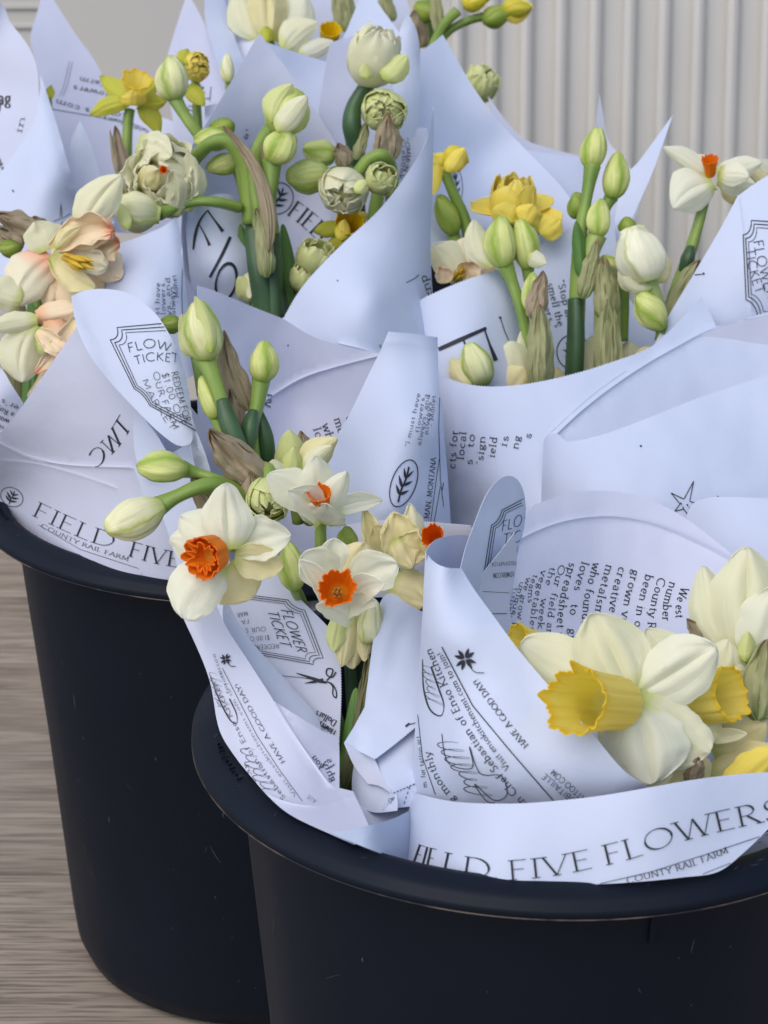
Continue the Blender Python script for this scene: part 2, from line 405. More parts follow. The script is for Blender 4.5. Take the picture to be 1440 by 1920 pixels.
    def clover(s, cx, cy, r):
        for k in range(4):
            for o in (-17, 17):
                a = R(35 + 90 * k + o); n = 8
                s.stroke([(cx + r * (.12 + .9 * i / n) * math.cos(a), cy + r * (.12 + .9 * i / n) * math.sin(a)) for i in range(n + 1)], [.5 + r * .30 * math.sin(math.pi * (i / n) ** .9) for i in range(n + 1)])
        s.stroke(crom([(cx, cy), (cx + r * .8, cy + r * 1.1), (cx + r * 1.7, cy + r * 1.2)], 5), 1.4)
    def scribble(s, box, n, seed, w=1.4, ang=0.):
        """looped copperplate flourish"""
        rnd = random.Random(seed); x0, y0, x1, y1 = box; L_ = math.hypot(x1 - x0, y1 - y0); tx, ty = (x1 - x0) / L_, (y1 - y0) / L_; nx, ny = ty, -tx
        pts = []; N = n * 12; A = L_ / n
        am = [rnd.uniform(.35, 1.0) for _ in range(n + 2)]
        for i in range(N + 1):
            t = i / N; ph = 2 * math.pi * n * t * .8; a = am[int(t * n)] * (1 - (t * n) % 1) + am[int(t * n) + 1] * ((t * n) % 1)
            v = a * A * 1.7 * math.cos(ph); u = L_ * t - A * .42 * math.sin(ph) + .75 * v
            pts.append((x0 + tx * u + nx * v, y0 + ty * u + ny * v))
        s.stroke(pts, [w * (.35 + .9 * abs(math.sin(2 * math.pi * n * .8 * i / N / 2)) ** 3) for i in range(N + 1)])
# ---- a small pen-stroke alphabet
def _arc(cx, cy, rx, ry, a0, a1, n=10):
    return [(cx + rx * math.cos(R(a0 + (a1 - a0) * i / n)), cy + ry * math.sin(R(a0 + (a1 - a0) * i / n))) for i in range(n + 1)]
A_ = _arc
GL = {
 'A': (.72, [[(.02, 0), (.36, 1)], [(.36, 1), (.70, 0)], [(.14, .34), (.58, .34)]]),
 'B': (.60, [[(.1, 0), (.1, 1)], [(.1, 1)] + A_(.28, .76, .22, .24, 90, -90) + [(.1, .52)], [(.28, .52)] + A_(.30, .26, .26, .26, 90, -90) + [(.1, 0)]]),
 'C': (.78, [A_(.46, .5, .42, .5, 50, 310, 16)]),
 'D': (.80, [[(.1, 0), (.1, 1)], [(.1, 1), (.3, 1)] + A_(.3, .5, .44, .5, 90, -90, 14) + [(.1, 0)]]),
 'E': (.55, [[(.1, 0), (.1, 1)], [(.1, 1), (.5, 1)], [(.1, .53), (.42, .53)], [(.1, 0), (.52, 0)]]),
 'F': (.52, [[(.1, 0), (.1, 1)], [(.1, 1), (.5, 1)], [(.1, .53), (.42, .53)]]),
 'G': (.82, [A_(.46, .5, .42, .5, 50, 330, 16), [(.78, .0), (.78, .42)]]),
 'H': (.76, [[(.1, 0), (.1, 1)], [(.66, 0), (.66, 1)], [(.1, .52), (.66, .52)]]),
 'I': (.24, [[(.12, 0), (.12, 1)]]),
 'J': (.34, [[(.2, 1), (.2, .1), (.1, -.1), (.0, -.12)]]),
 'K': (.66, [[(.1, 0), (.1, 1)], [(.58, 1), (.12, .48)], [(.2, .55), (.64, 0)]]),
 'L': (.52, [[(.1, 0), (.1, 1)], [(.1, 0), (.5, 0)]]),
 'M': (.88, [[(.1, 0), (.14, 1)], [(.14, 1), (.44, .1)], [(.44, .1), (.74, 1)], [(.74, 1), (.78, 0)]]),
 'N': (.78, [[(.1, 0), (.1, 1)], [(.1, 1), (.68, 0)], [(.68, 0), (.68, 1)]]),
 'O': (.90, [A_(.45, .5, .40, .5, 0, 360, 22)]),
 'P': (.56, [[(.1, 0), (.1, 1)], [(.1, 1)] + A_(.26, .73, .26, .27, 90, -90) + [(.1, .46)]]),
 'Q': (.90, [A_(.45, .5, .40, .5, 0, 360, 22), [(.5, .1), (.9, -.2)]]),
 'R': (.64, [[(.1, 0), (.1, 1)], [(.1, 1)] + A_(.26, .74, .24, .26, 90, -90) + [(.1, .48)], [(.28, .48), (.64, 0)]]),
 'S': (.52, [[(.44, .86)] + A_(.27, .76, .17, .24, 60, 250, 8) + A_(.25, .25, .20, .25, 70, -150, 9)]),
 'T': (.64, [[(.32, 0), (.32, 1)], [(.02, 1), (.62, 1)]]),
 'U': (.74, [[(.1, 1), (.1, .3)] + A_(.37, .28, .27, .28, 180, 360) + [(.64, 1)]]),
 'V': (.72, [[(.02, 1), (.36, 0)], [(.36, 0), (.70, 1)]]),
 'W': (1.04, [[(.02, 1), (.28, 0)], [(.28, 0), (.52, .95)], [(.52, .95), (.76, 0)], [(.76, 0), (1.02, 1)]]),
 'X': (.7, [[(.04, 1), (.66, 0)], [(.64, 1), (.04, 0)]]),
 'Y': (.66, [[(.02, 1), (.33, .5), (.33, 0)], [(.64, 1), (.33, .5)]]),
 'Z': (.62, [[(.04, 1), (.58, 1), (.04, 0), (.6, 0)]]),
 'a': (.50, [[(.08, .52)] + A_(.24, .46, .16, .16, 120, 0, 6) + [(.40, .08), (.46, 0)], A_(.23, .17, .16, .17, 70, 330, 9)]),
 'b': (.54, [[(.08, 1), (.08, 0)], A_(.27, .31, .20, .31, 150, -150, 12)]),
 'c': (.46, [A_(.27, .31, .21, .31, 50, 310, 12)]),
 'd': (.54, [[(.44, 1), (.44, 0)], A_(.26, .31, .20, .31, 30, 330, 12)]),
 'e': (.48, [[(.08, .34), (.42, .34)] + A_(.26, .31, .19, .31, 8, 310, 14)]),
 'f': (.34, [A_(.28, .86, .12, .14, 50, 180, 5) + [(.16, 0)], [(.04, .6), (.30, .6)]]),
 'g': (.50, [A_(.24, .40, .16, .21, 0, 360, 12), A_(.24, -.08, .19, .15, 0, 360, 12), [(.12, .22), (.10, .1), (.3, .06)], [(.36, .56), (.48, .62)]]),
 'h': (.56, [[(.08, 1), (.08, 0)], [(.08, .4)] + A_(.27, .42, .18, .2, 160, 0, 7) + [(.45, 0)]]),
 'i': (.24, [[(.12, .62), (.12, 0)], [(.12, .86), (.12, .93)]]),
 'j': (.24, [[(.12, .62), (.12, -.1), (.0, -.22)], [(.12, .86), (.12, .93)]]),
 'k': (.52, [[(.08, 1), (.08, 0)], [(.44, .62), (.10, .28)], [(.18, .34), (.5, 0)]]),
 'l': (.24, [[(.12, 1), (.12, 0)]]),
 'm': (.84, [[(.08, .62), (.08, 0)], [(.08, .4)] + A_(.25, .42, .17, .2, 160, 0, 6) + [(.42, 0)], [(.42, .4)] + A_(.59, .42, .17, .2, 160, 0, 6) + [(.76, 0)]]),
 'n': (.56, [[(.08, .62), (.08, 0)], [(.08, .4)] + A_(.27, .42, .18, .2, 160, 0, 7) + [(.45, 0)]]),
 'o': (.54, [A_(.27, .31, .21, .31, 0, 360, 14)]),
 'p': (.54, [[(.08, .62), (.08, -.3)], A_(.27, .31, .20, .31, 150, -150, 12)]),
 'q': (.54, [[(.44, .62), (.44, -.3)], A_(.26, .31, .20, .31, 30, 330, 12)]),
 'r': (.40, [[(.08, .62), (.08, 0)], [(.08, .4)] + A_(.24, .46, .14, .15, 160, 60, 5)]),
 's': (.40, [A_(.21, .46, .13, .15, 45, 260, 7) + A_(.20, .16, .15, .16, 80, -150, 7)]),
 't': (.34, [[(.16, .86), (.16, .12), (.24, 0), (.32, .06)], [(.04, .6), (.30, .6)]]),
 'u': (.56, [[(.08, .62), (.08, .2)] + A_(.27, .2, .19, .2, 180, 330, 7), [(.46, .62), (.46, 0)]]),
 'v': (.50, [[(.02, .62), (.25, 0)], [(.25, 0), (.48, .62)]]),
 'w': (.76, [[(.02, .62), (.21, 0)], [(.21, 0), (.38, .58)], [(.38, .58), (.56, 0)], [(.56, 0), (.74, .62)]]),
 'x': (.5, [[(.04, .62), (.46, 0)], [(.44, .62), (.04, 0)]]),
 'y': (.50, [[(.02, .62), (.25, 0)], [(.48, .62), (.25, 0), (.12, -.28), (.02, -.26)]]),
 'z': (.46, [[(.04, .62), (.42, .62), (.04, 0), (.44, 0)]]),
 '.': (.22, [[(.1, .0), (.1, .08)]]), ',': (.22, [[(.12, .06), (.06, -.14)]]), '!': (.24, [[(.12, 1), (.12, .3)], [(.12, 0), (.12, .07)]]),
 "'": (.18, [[(.1, 1), (.08, .76)]]), '"': (.3, [[(.08, 1), (.07, .76)], [(.2, 1), (.19, .76)]]), '-': (.34, [[(.05, .3), (.28, .3)]]),
 '$': (.52, [[(.44, .86)] + A_(.27, .76, .17, .24, 60, 250, 8) + A_(.25, .25, .20, .25, 70, -150, 9), [(.26, 1.1), (.26, -.1)]]),
 '0': (.56, [A_(.28, .5, .22, .5, 0, 360, 16)]), '1': (.34, [[(.06, .8), (.18, 1), (.18, 0)]]), '5': (.5, [[(.42, 1), (.14, 1), (.1, .58)] + A_(.24, .3, .2, .3, 110, -140, 9)]),
 '@': (.9, [A_(.45, .4, .4, .45, 0, 330, 16), A_(.45, .4, .18, .2, 0, 360, 10)]), '/': (.4, [[(.02, -.1), (.38, 1.05)]]),
}
_cache = {}
def layout(txt, style, space):
    k = (txt, style, space)
    if k in _cache: return _cache[k]
    x = 0; out = []
    for ch in txt:
        if ch == ' ': x += .36 + space; continue
        w, st = GL.get(ch, GL['o'])
        for pl in st:
            n = len(pl); ws = []
            for i in range(n):
                a = pl[max(i - 1, 0)]; b_ = pl[min(i + 1, n - 1)]; dx, dy = b_[0] - a[0], b_[1] - a[1]; l = math.hypot(dx, dy) + 1e-9
                if style == 'sans': ws.append(.075)
                elif style == 'bold': ws.append(.10 + .05 * abs(dy) / l)
                elif style == 'title':
                    thick = .115 if dx * dy <= 0 or abs(dx) < .12 * abs(dy) else .05
                    ws.append(.035 + (thick - .035) * abs(dy) / l)
                else: ws.append(.065 + .085 * abs(dy) / l)
            out.append(([(x + p[0], p[1]) for p in pl], ws))
            if style in ('serif', 'title', 'bold') and n <= 9:
                for e, f in ((0, 1), (-1, -2)):
                    p, q = pl[e], pl[f]; dx, dy = q[0] - p[0], q[1] - p[1]
                    if abs(dy) > .55 * abs(dx) * 1.6 and (min(abs(p[1]), abs(p[1] - 1), abs(p[1] - .62)) < .01) and ch not in "tf.,!'\"":
                        hw = .12 if style == 'title' else .11
                        out.append(([(x + p[0] - hw, p[1]), (x + p[0] + hw, p[1])], [.04, .04] if style == 'title' else [.08, .08]))
            elif style == 'serif' and ch in 'hnmu' :
                p = pl[-1]
                if abs(p[1]) < .01: out.append(([(x + p[0] - .1, 0), (x + p[0] + .1, 0)], [.06, .06]))
        x += w + .10 + space
    r = (max(x - .1 - space, .1), out); _cache[k] = r; return r
# ------------------------------------------------------------------ botanical parts
def grid_faces(nu, nv, wrap=False):
    fs = []
    for j in range(nv - 1):
        for i in range(nu if wrap else nu - 1):
            i2 = (i + 1) % nu; fs.append((j * nu + i, j * nu + i2, (j + 1) * nu + i2, (j + 1) * nu + i))
    return fs
PS = [0]
def petal(par, base, tip, w, mat, e=.8, cup=.5, arch=0., ruf=.25, bend=0., wr=None, name='petal', q=.55, bw=.16, rib=.5, tw=0., crink=0., pt=.34):
    """base/tip (px,py,depth); w half widths px; cup>0 lifts the edges towards the viewer; arch>0 bulges the middle towards the viewer"""
    PS[0] += 1; sd_ = PS[0] * 3.7; nu, nv = 19, 23
    bx, by, bd = base; tx, ty, td = tip; L_ = math.hypot(tx - bx, ty - by) + 1e-6
    L_ = max(L_, 10); nx, ny = -(ty - by) / L_, (tx - bx) / L_; wr = w if wr is None else wr
    V, UV = [], []; dm = DD((bd + td) / 2); px = dm / F; wm = (w + wr) / 2; big = min(1., wm / 30.)
    nz = lambda a, b_, c: noise.noise(Vector((a, b_, c)))
    lo = nz(.3, .7, sd_ + 31)
    for j in range(nv):
        s = j / (nv - 1); s2 = 1 - (1 - s) ** 1.35
        pr = max(math.sin(math.pi * s2 ** e), 0) ** q
        if s2 < .5: pr = max(pr, bw)
        pr *= 1 - pt * max(0, (s2 - .6) / .4) ** 2
        bb = bend + lo * .12 * wm
        ax = bx + (tx - bx) * s2 + nx * bb * 4 * s2 * (1 - s2); ay = by + (ty - by) * s2 + ny * bb * 4 * s2 * (1 - s2)
        for i in range(nu):
            t = -1 + 2 * i / (nu - 1); sd2 = sd_ + (40 if t < 0 else 0)
            h = (w if t < 0 else wr) * pr * (1 + (.16 * nz(s2 * 2.6, 1.5, sd2) + .07 * nz(s2 * 8, 4.5, sd2)) * min(1, s2 * 3))
            n1 = nz(t * 1.6, s2 * 2.2, sd_); n2 = nz(t * 4, s2 * 6, sd_ + 5); n3 = nz(t * 5.5, s2 * 1.1, sd_ + 9)
            X = ax + nx * h * t * (1 + .16 * n2 * ruf) + (tx - bx) / L_ * ruf * n2 * 3 * abs(t) * big; Y = ay + ny * h * t * (1 + .16 * n2 * ruf) + (ty - by) / L_ * ruf * n2 * 3 * abs(t) * big
            d = bd + (td - bd) * s2 - cup * t * t * pr * wm * px - arch * math.sin(math.pi * s2) * L_ * px
            d += ruf * (n1 * .34 + n2 * .20 * abs(t) ** 2 * (.3 + s2)) * wm * px * (s2 ** .5) + tw * t * h * px
            d += n3 * .075 * wm * px * math.sin(math.pi * min(1, s2 * .9 + .1))
            d += rib * .06 * wm * px * (math.exp(-(t / .09) ** 2) - .7 * math.exp(-((abs(t) - .30) / .12) ** 2)) * math.sin(math.pi * s2)
            if crink: d += crink * wm * px * (.32 * nz(t * 7, s2 * 2.2, sd_ + 3) + .20 * nz(t * 13, s2 * 5, sd_ + 8) + .14 * nz(t * 3, s2 * 14, sd_ + 2))
            V.append(W(X, Y, d)); UV.append((i / (nu - 1), s2))
    return mesh(name, V, grid_faces(nu, nv), MATS[mat], par, UV, thick=.0005)
def frame(ax):
    ax = ax.normalized(); r = Vector((0, 0, 1)) if abs(ax.z) < .9 else Vector((1, 0, 0))
    u = ax.cross(r).normalized(); return u, ax.cross(u).normalized()
def bud(par, base, tip, w, mat='cream bud', lobes=3, twist=.5, phase=0., name='bud', fat=.8, blunt=.12, rec=.32):
    A = W(*base); B = W(*tip); ax = B - A; L_ = ax.length; u, v = frame(ax); r0 = w / 2 * DD((base[2] + tip[2]) / 2) / F
    PS[0] += 1; sd_ = PS[0] * 2.3; nu, nv = 72, 26; V, UV = [], []
    for j in range(nv):
        s = j / (nv - 1)
        pr = max(math.sin(math.pi * (s * .93 + .035) ** fat), 0) ** .62 * (1 - .25 * max(0, (s - .7) / .3) ** 1.5 * (1 if blunt < .3 else .3))
        if s < .25: pr = max(pr, rec)
        pr = max(pr, blunt) if s < .97 else blunt * .5
        for i in range(nu):
            a = 2 * math.pi * i / nu; q = (lobes * i / nu + twist * s + phase) % 1
            stp = .0 if s < .08 else .17 * min(1, s * 2.5)
            saw = stp * (q - .5) * (1 if q < .93 else (1 - q) / .07 * 2 - 1) + .05 * math.cos(2 * math.pi * (lobes * i / nu + phase))
            nz = .06 * noise.noise(Vector((math.cos(a) * 1.3, math.sin(a) * 1.3, s * 3 + sd_)))
            if s > .8: saw += (s - .8) * 1.8 * math.cos(2 * math.pi * (q - .45))
            nz += .035 * noise.noise(Vector((math.cos(a) * 4, math.sin(a) * 4, s * 2 + sd_)))
            r = r0 * pr * (1 + saw + nz)
            c = A + ax * s + (u * .03 + v * .02) * L_ * math.sin(s * 3.1 + sd_)
            V.append(c + (u * math.cos(a) + v * math.sin(a)) * r); UV.append((i / nu + twist * s / lobes + phase / lobes, s))
    fs = grid_faces(nu, nv, True)
    V.append(A); UV.append((0, 0)); V.append(B); UV.append((0, 1)); n = nu * nv
    fs += [(n, (i + 1) % nu, i) for i in range(nu)] + [(n + 1, n - nu + i, n - nu + (i + 1) % nu) for i in range(nu)]
    return mesh(name, V, fs, MATS[mat], par, UV)
def tube(par, pts, ws, mat='fresh green stem', name='stem', flat=1.0):
    q = crom([tuple(p) + (w,) for p, w in zip(pts, ws)], 7); P = [W(a, b_, c) for a, b_, c, _ in q]
    nu = 14; V, UV = [], []; n = len(P); u = None
    for i in range(n):
        T = (P[min(i + 1, n - 1)] - P[max(i - 1, 0)]).normalized()
        if u is None: u, v = frame(T)
        else: u = (u - T * u.dot(T)).normalized(); v = T.cross(u)
        r = q[i][3] / 2 * DD(q[i][2]) / F
        for k in range(nu):
            a = 2 * math.pi * k / nu; rr = r * (1 + .07 * math.cos(3 * a + i * .05))
            V.append(P[i] + u * math.cos(a) * rr + v * math.sin(a) * rr * flat); UV.append((k / nu, i / (n - 1)))
    fs = grid_faces(nu, n, True)
    fs.append(tuple(range(nu))[::-1]); fs.append(tuple((n - 1) * nu + k for k in range(nu)))
    return mesh(name, V, fs, MATS[mat], par, UV)
def corona(par, base, mouth, r0, r1, mat, frill=.12, name='corona', prof=1.6, lobes=11, seed=0, depthx=None, sq=1.0):
    """trumpet or cup from base to mouth; radii px"""
    A = W(*base); B = W(*mouth); ax = B - A; L_ = ax.length; u, v = frame(ax); k = DD((base[2] + mouth[2]) / 2) / F
    PS[0] += 1; sd_ = PS[0] + seed; nu, nv = 168, 18; V, UV = [], []
    for j in range(nv):
        s = j / (nv - 1)
        for i in range(nu):
            a = 2 * math.pi * i / nu; ca, sa = math.cos(a), math.sin(a)
            n1 = noise.noise(Vector((ca * 2.2, sa * 2.2, sd_))); n2 = noise.noise(Vector((ca * 5, sa * 5, sd_ + 3)))
            n4 = noise.noise(Vector((ca * 12, sa * 12, sd_ + 6))); n5 = noise.noise(Vector((ca * 3.1, sa * 3.1, sd_ + 12))); fr = frill * s ** 2.5 * (math.sin(lobes * a + 12 * n1) * .22 + n5 * 1.2 + n2 * .6 + n4 * .25)
            r = (r0 + (r1 - r0) * (s ** prof)) * min(1, .55 + .45 * (s / .14) ** .5) * k * (1 + fr + .10 * n1 * s + .028 * math.sin(lobes * a + 4 * n1))
            V.append(A + ax * (s + (.12 * n5 + .05 * n2 + .02 * n4) * s ** 3 + .09 * s * n1) + (u * ca + v * sa * sq) * r); UV.append((i / nu, s))
    fs = grid_faces(nu, nv, True); V.append(A); UV.append((0, 0)); fs += [(len(V) - 1, (i + 1) % nu, i) for i in range(nu)]
    return mesh(name, V, fs, MATS[mat], par, UV, thick=.0005)
def stamens(par, base, tip, r, mat='stamen', n=6):
    V, Fs = [], []; A = W(*base); B = W(*tip); ax = B - A; u, v = frame(ax); k = DD(base[2]) / F; rr = r * k
    for i in range(n + 1):
        a = 2 * math.pi * i / n; o = (u * math.cos(a) + v * math.sin(a)) * rr * (0 if i == n else 1)
        L_ = ax * (1.15 if i == n else .9 + .15 * math.sin(i * 5)); b0 = len(V); m_ = 8; pr = [.35, .3, .3, .9, 1.1, .7, .1]
        for j, w in enumerate(pr):
            s = j / (len(pr) - 1)
            for q in range(m_):
                b_ = 2 * math.pi * q / m_; V.append(A + o * (.5 + .6 * s) + L_ * s + (u * math.cos(b_) + v * math.sin(b_)) * rr * .42 * w)
        Fs += [tuple(b0 + x for x in f) for f in grid_faces(m_, len(pr), True)]
    return mesh('stamens', V, Fs, MATS[mat], par)
def double(par, c, r, face, mat, layers=((1., 5, 50), (.93, 5, 34), (.78, 5, 20), (.6, 4, 8)), seed=0, core=True, ell=1.15, back='lime cream petal', open_=0., ruf=1.):
    """ball of overlapping cupped petals; face = camera-space direction of the mouth"""
    C0 = W(*c); k = DD(c[2]) / F; ax = CV(*face); u, v = frame(ax); rnd = random.Random(seed + 11); rr0 = r * k
    if core: 
        V, UV = [], []; nu, nv = 20, 12
        for j in range(nv):
            th = math.pi * j / (nv - 1)
            for i in range(nu):
                a = 2 * math.pi * i / nu; V.append(C0 + (ax * math.cos(th) * .8 + (u * math.cos(a) + v * math.sin(a)) * math.sin(th)) * rr0 * .62); UV.append((i / nu, .6))
        mesh('bloom_core', V, grid_faces(nu, nv, True), MATS[back], par, UV)
    for li, (rad, n, top_) in enumerate(layers):
        for p in range(n):
            ph = 2 * math.pi * (p + .5 * li + rnd.uniform(-.15, .15)) / n; wa = math.pi / n * rnd.uniform(1.15, 1.45); sd_ = rnd.uniform(0, 99)
            tp = R(top_ + rnd.uniform(-10, 10)); rp = rr0 * (.35 + .65 * rad if top_ < 60 else rad) * rnd.uniform(.96, 1.04); nu, nv = 11, 13; V, UV = [], []
            for j in range(nv):
                s = j / (nv - 1); s2 = 1 - (1 - s) ** 1.3; th = math.pi * .97 + (tp - math.pi * .97) * s2; pr = max(math.sin(math.pi * (s2 * .9 + .06) ** 1.15), 0) ** .5
                for i in range(nu):
                    t = -1 + 2 * i / (nu - 1); a = ph + wa * t * pr
                    n1 = noise.noise(Vector((t * 1.5, s * 2, sd_))); n2 = noise.noise(Vector((t * 4, s * 5, sd_)))
                    thx = th + .12 * t * t * s2 * (1 if top_ < 50 else .6)
                    q = rp * (1 + ruf * (.15 * n1 * s + .08 * n2 * s) + (.08 + open_) * s2 ** 6 + .07 * t * (1 if p % 2 else -1))
                    V.append(C0 + ax * math.cos(thx) * q * ell + (u * math.cos(a) + v * math.sin(a)) * math.sin(max(thx, 0.02)) * q); UV.append((i / (nu - 1), s2))
            mesh('petal', V, grid_faces(nu, nv), MATS[mat], par, UV, thick=.0004)
def daff(par, c, Rp, face, mat, cmat, clen=.35, crad=.25, n=6, cupz=.12, seed=0, roll=0., wid=.42, frill=.12, mats=None):
    """open six-petalled flower built around its own axis"""
    C0 = W(*c); k = DD(c[2]) / F; ax = CV(*face); u, v = frame(ax); rnd = random.Random(seed)
    for p in range(n):
        ph = roll + 2 * math.pi * p / n + rnd.uniform(-.08, .08); lay = (p % 2); Lp = Rp * k * rnd.uniform(.92, 1.06); cz = cupz + rnd.uniform(-.12, .12); sd_ = rnd.uniform(0, 99)
        rd = u * math.cos(ph) + v * math.sin(ph); tn = ax.cross(rd); nu, nv = 11, 14; V, UV = [], []
        for j in range(nv):
            s = j / (nv - 1); s2 = 1 - (1 - s) ** 1.3; pr = max(max(math.sin(math.pi * s2 ** .85), 0) ** .55, .2 if s < .3 else 0)
            for i in range(nu):
                t = -1 + 2 * i / (nu - 1); n1 = noise.noise(Vector((t * 1.5, s * 2.5, sd_)))
                z = cz * s2 ** 1.5 + .10 * t * t * pr + .07 * n1 * s + (.02 if lay else -.01)
                V.append(C0 + rd * Lp * (s2 + .04) + tn * t * pr * wid * Lp + ax * z * Lp); UV.append((i / (nu - 1), s2))
        mesh('petal', V, grid_faces(nu, nv), MATS[mats[p % len(mats)] if mats else mat], par, UV, thick=.0005)
    if cmat:
        A = C0; B = C0 + ax * clen * Rp * k; nu, nv = 60, 10; V, UV = [], []
        for j in range(nv):
            s = j / (nv - 1)
            for i in range(nu):
                a = 2 * math.pi * i / nu; n1 = noise.noise(Vector((math.cos(a) * 2, math.sin(a) * 2, seed)))
                r_ = crad * Rp * k * (.7 + .3 * s ** 1.5) * (1 + frill * s ** 3 * math.sin(10 * a + 9 * n1) + .06 * n1)
                V.append(A + (B - A) * (s + .08 * n1 * s) + (u * math.cos(a) + v * math.sin(a)) * r_); UV.append((i / nu, s))
        fs = grid_faces(nu, nv, True); V.append(A); UV.append((0, 0)); fs += [(len(V) - 1, (i + 1) % nu, i) for i in range(nu)]
        mesh('corona', V, fs, MATS[cmat], par, UV, thick=.0005)
def spathe(par, base, tip, w, mat='dry brown spathe', **k):
    a = dict(e=.7, cup=-.7, arch=.03, ruf=1.5, q=.55, rib=1.2, crink=.7, pt=.5); a.update(k)
    return petal(par, base, tip, w, mat, name='spathe', **a)
# ================================================================== SETTING
def box(name, x0, x1, y0, y1, z0, z1, mat, parent=None, bev=.0):
    v = [(x, y, z) for x in (x0, x1) for y in (y0, y1) for z in (z0, z1)]
    f = [(0, 1, 3, 2), (4, 6, 7, 5), (0, 4, 5, 1), (2, 3, 7, 6), (0, 2, 6, 4), (1, 5, 7, 3)]
    o = mesh(name, v, f, MATS[mat], parent, smooth=False)
    if bev:
        m = o.modifiers.new('bevel', 'BEVEL'); m.width = bev; m.segments = 2
    return o
# floor: plank deck, one sheet with narrow grooves between boards
fv, ff = [], []
ys = [-1.5 + .145 * i for i in range(34)]
for i, y in enumerate(ys):
    b0 = len(fv); y1 = y + .143
    for (yy, z) in ((y, -.004), (y + .0015, 0), (y1 - .0015, 0), (y1, -.004), (y1 + .002, -.004)): fv += [(-6, yy, z), (6, yy, z)]
    ff += [(b0 + 2 * k, b0 + 2 * k + 1, b0 + 2 * k + 3, b0 + 2 * k + 2) for k in range(4)]
fl = mesh('floor', fv, ff, MATS['grey wood grain board'], smooth=False); top(fl, None, None, kind='structure')
# fluted screen and flat panel, both leaning back a little
LEAN = math.tan(R(11))
YW = 1.98
def lean(v): return (v[0], v[1] + LEAN * v[2], v[2])
V, Fs = [], []; x = -.06; n = 0
per = .0335; prof = []
while x < 1.6:
    for (fx, dy) in ((0, 0), (.06, .0015), (.14, .009), (.22, .012), (.62, .012), (.72, .009), (.80, .0015), (.86, 0), (.93, -.0008)):
        prof.append((x + fx * per, YW + dy))
    x += per
for k, (px_, py_) in enumerate(prof):
    for z in (0.0, .5, 1.3): V.append(lean((px_, py_, z)))
for k in range(len(prof) - 1):
    for j in range(2): Fs.append((3 * k + j, 3 * (k + 1) + j, 3 * (k + 1) + j + 1, 3 * k + j + 1))
scr = mesh('fluted_screen', V, Fs, MATS['grey fluted plastic'], thick=.002, smooth=False)
top(scr, 'pale grey screen with upright flutes behind the flower buckets at upper right', 'screen')
pn = thing('flat_panel', 'smooth plain grey panel with two level grooves behind the upper left wraps', 'panel', (-.6, YW, 0))
V = [lean(v) for v in [(x_, y_, z_) for x_ in (-1.7, -.064) for y_ in (YW - .002, YW + .02) for z_ in (0., 1.3)]]
mesh('board', V, [(0, 1, 3, 2), (4, 6, 7, 5), (0, 4, 5, 1), (2, 3, 7, 6), (0, 2, 6, 4), (1, 5, 7, 3)], MATS['smooth grey panel'], pn, smooth=False)
for z0 in (.470, .452, .486):
    V = [lean(v) for v in [(x_, y_, z_) for x_ in (-1.7, -.325) for y_ in (YW - .0055, YW - .0025) for z_ in (z0, z0 + .006)]]
    o = mesh('rail', V, [(0, 1, 3, 2), (4, 6, 7, 5), (0, 4, 5, 1), (2, 3, 7, 6), (0, 2, 6, 4), (1, 5, 7, 3)], MATS['smooth grey panel'], pn, smooth=False)
    m = o.modifiers.new('bevel', 'BEVEL'); m.width = .0015; m.segments = 2
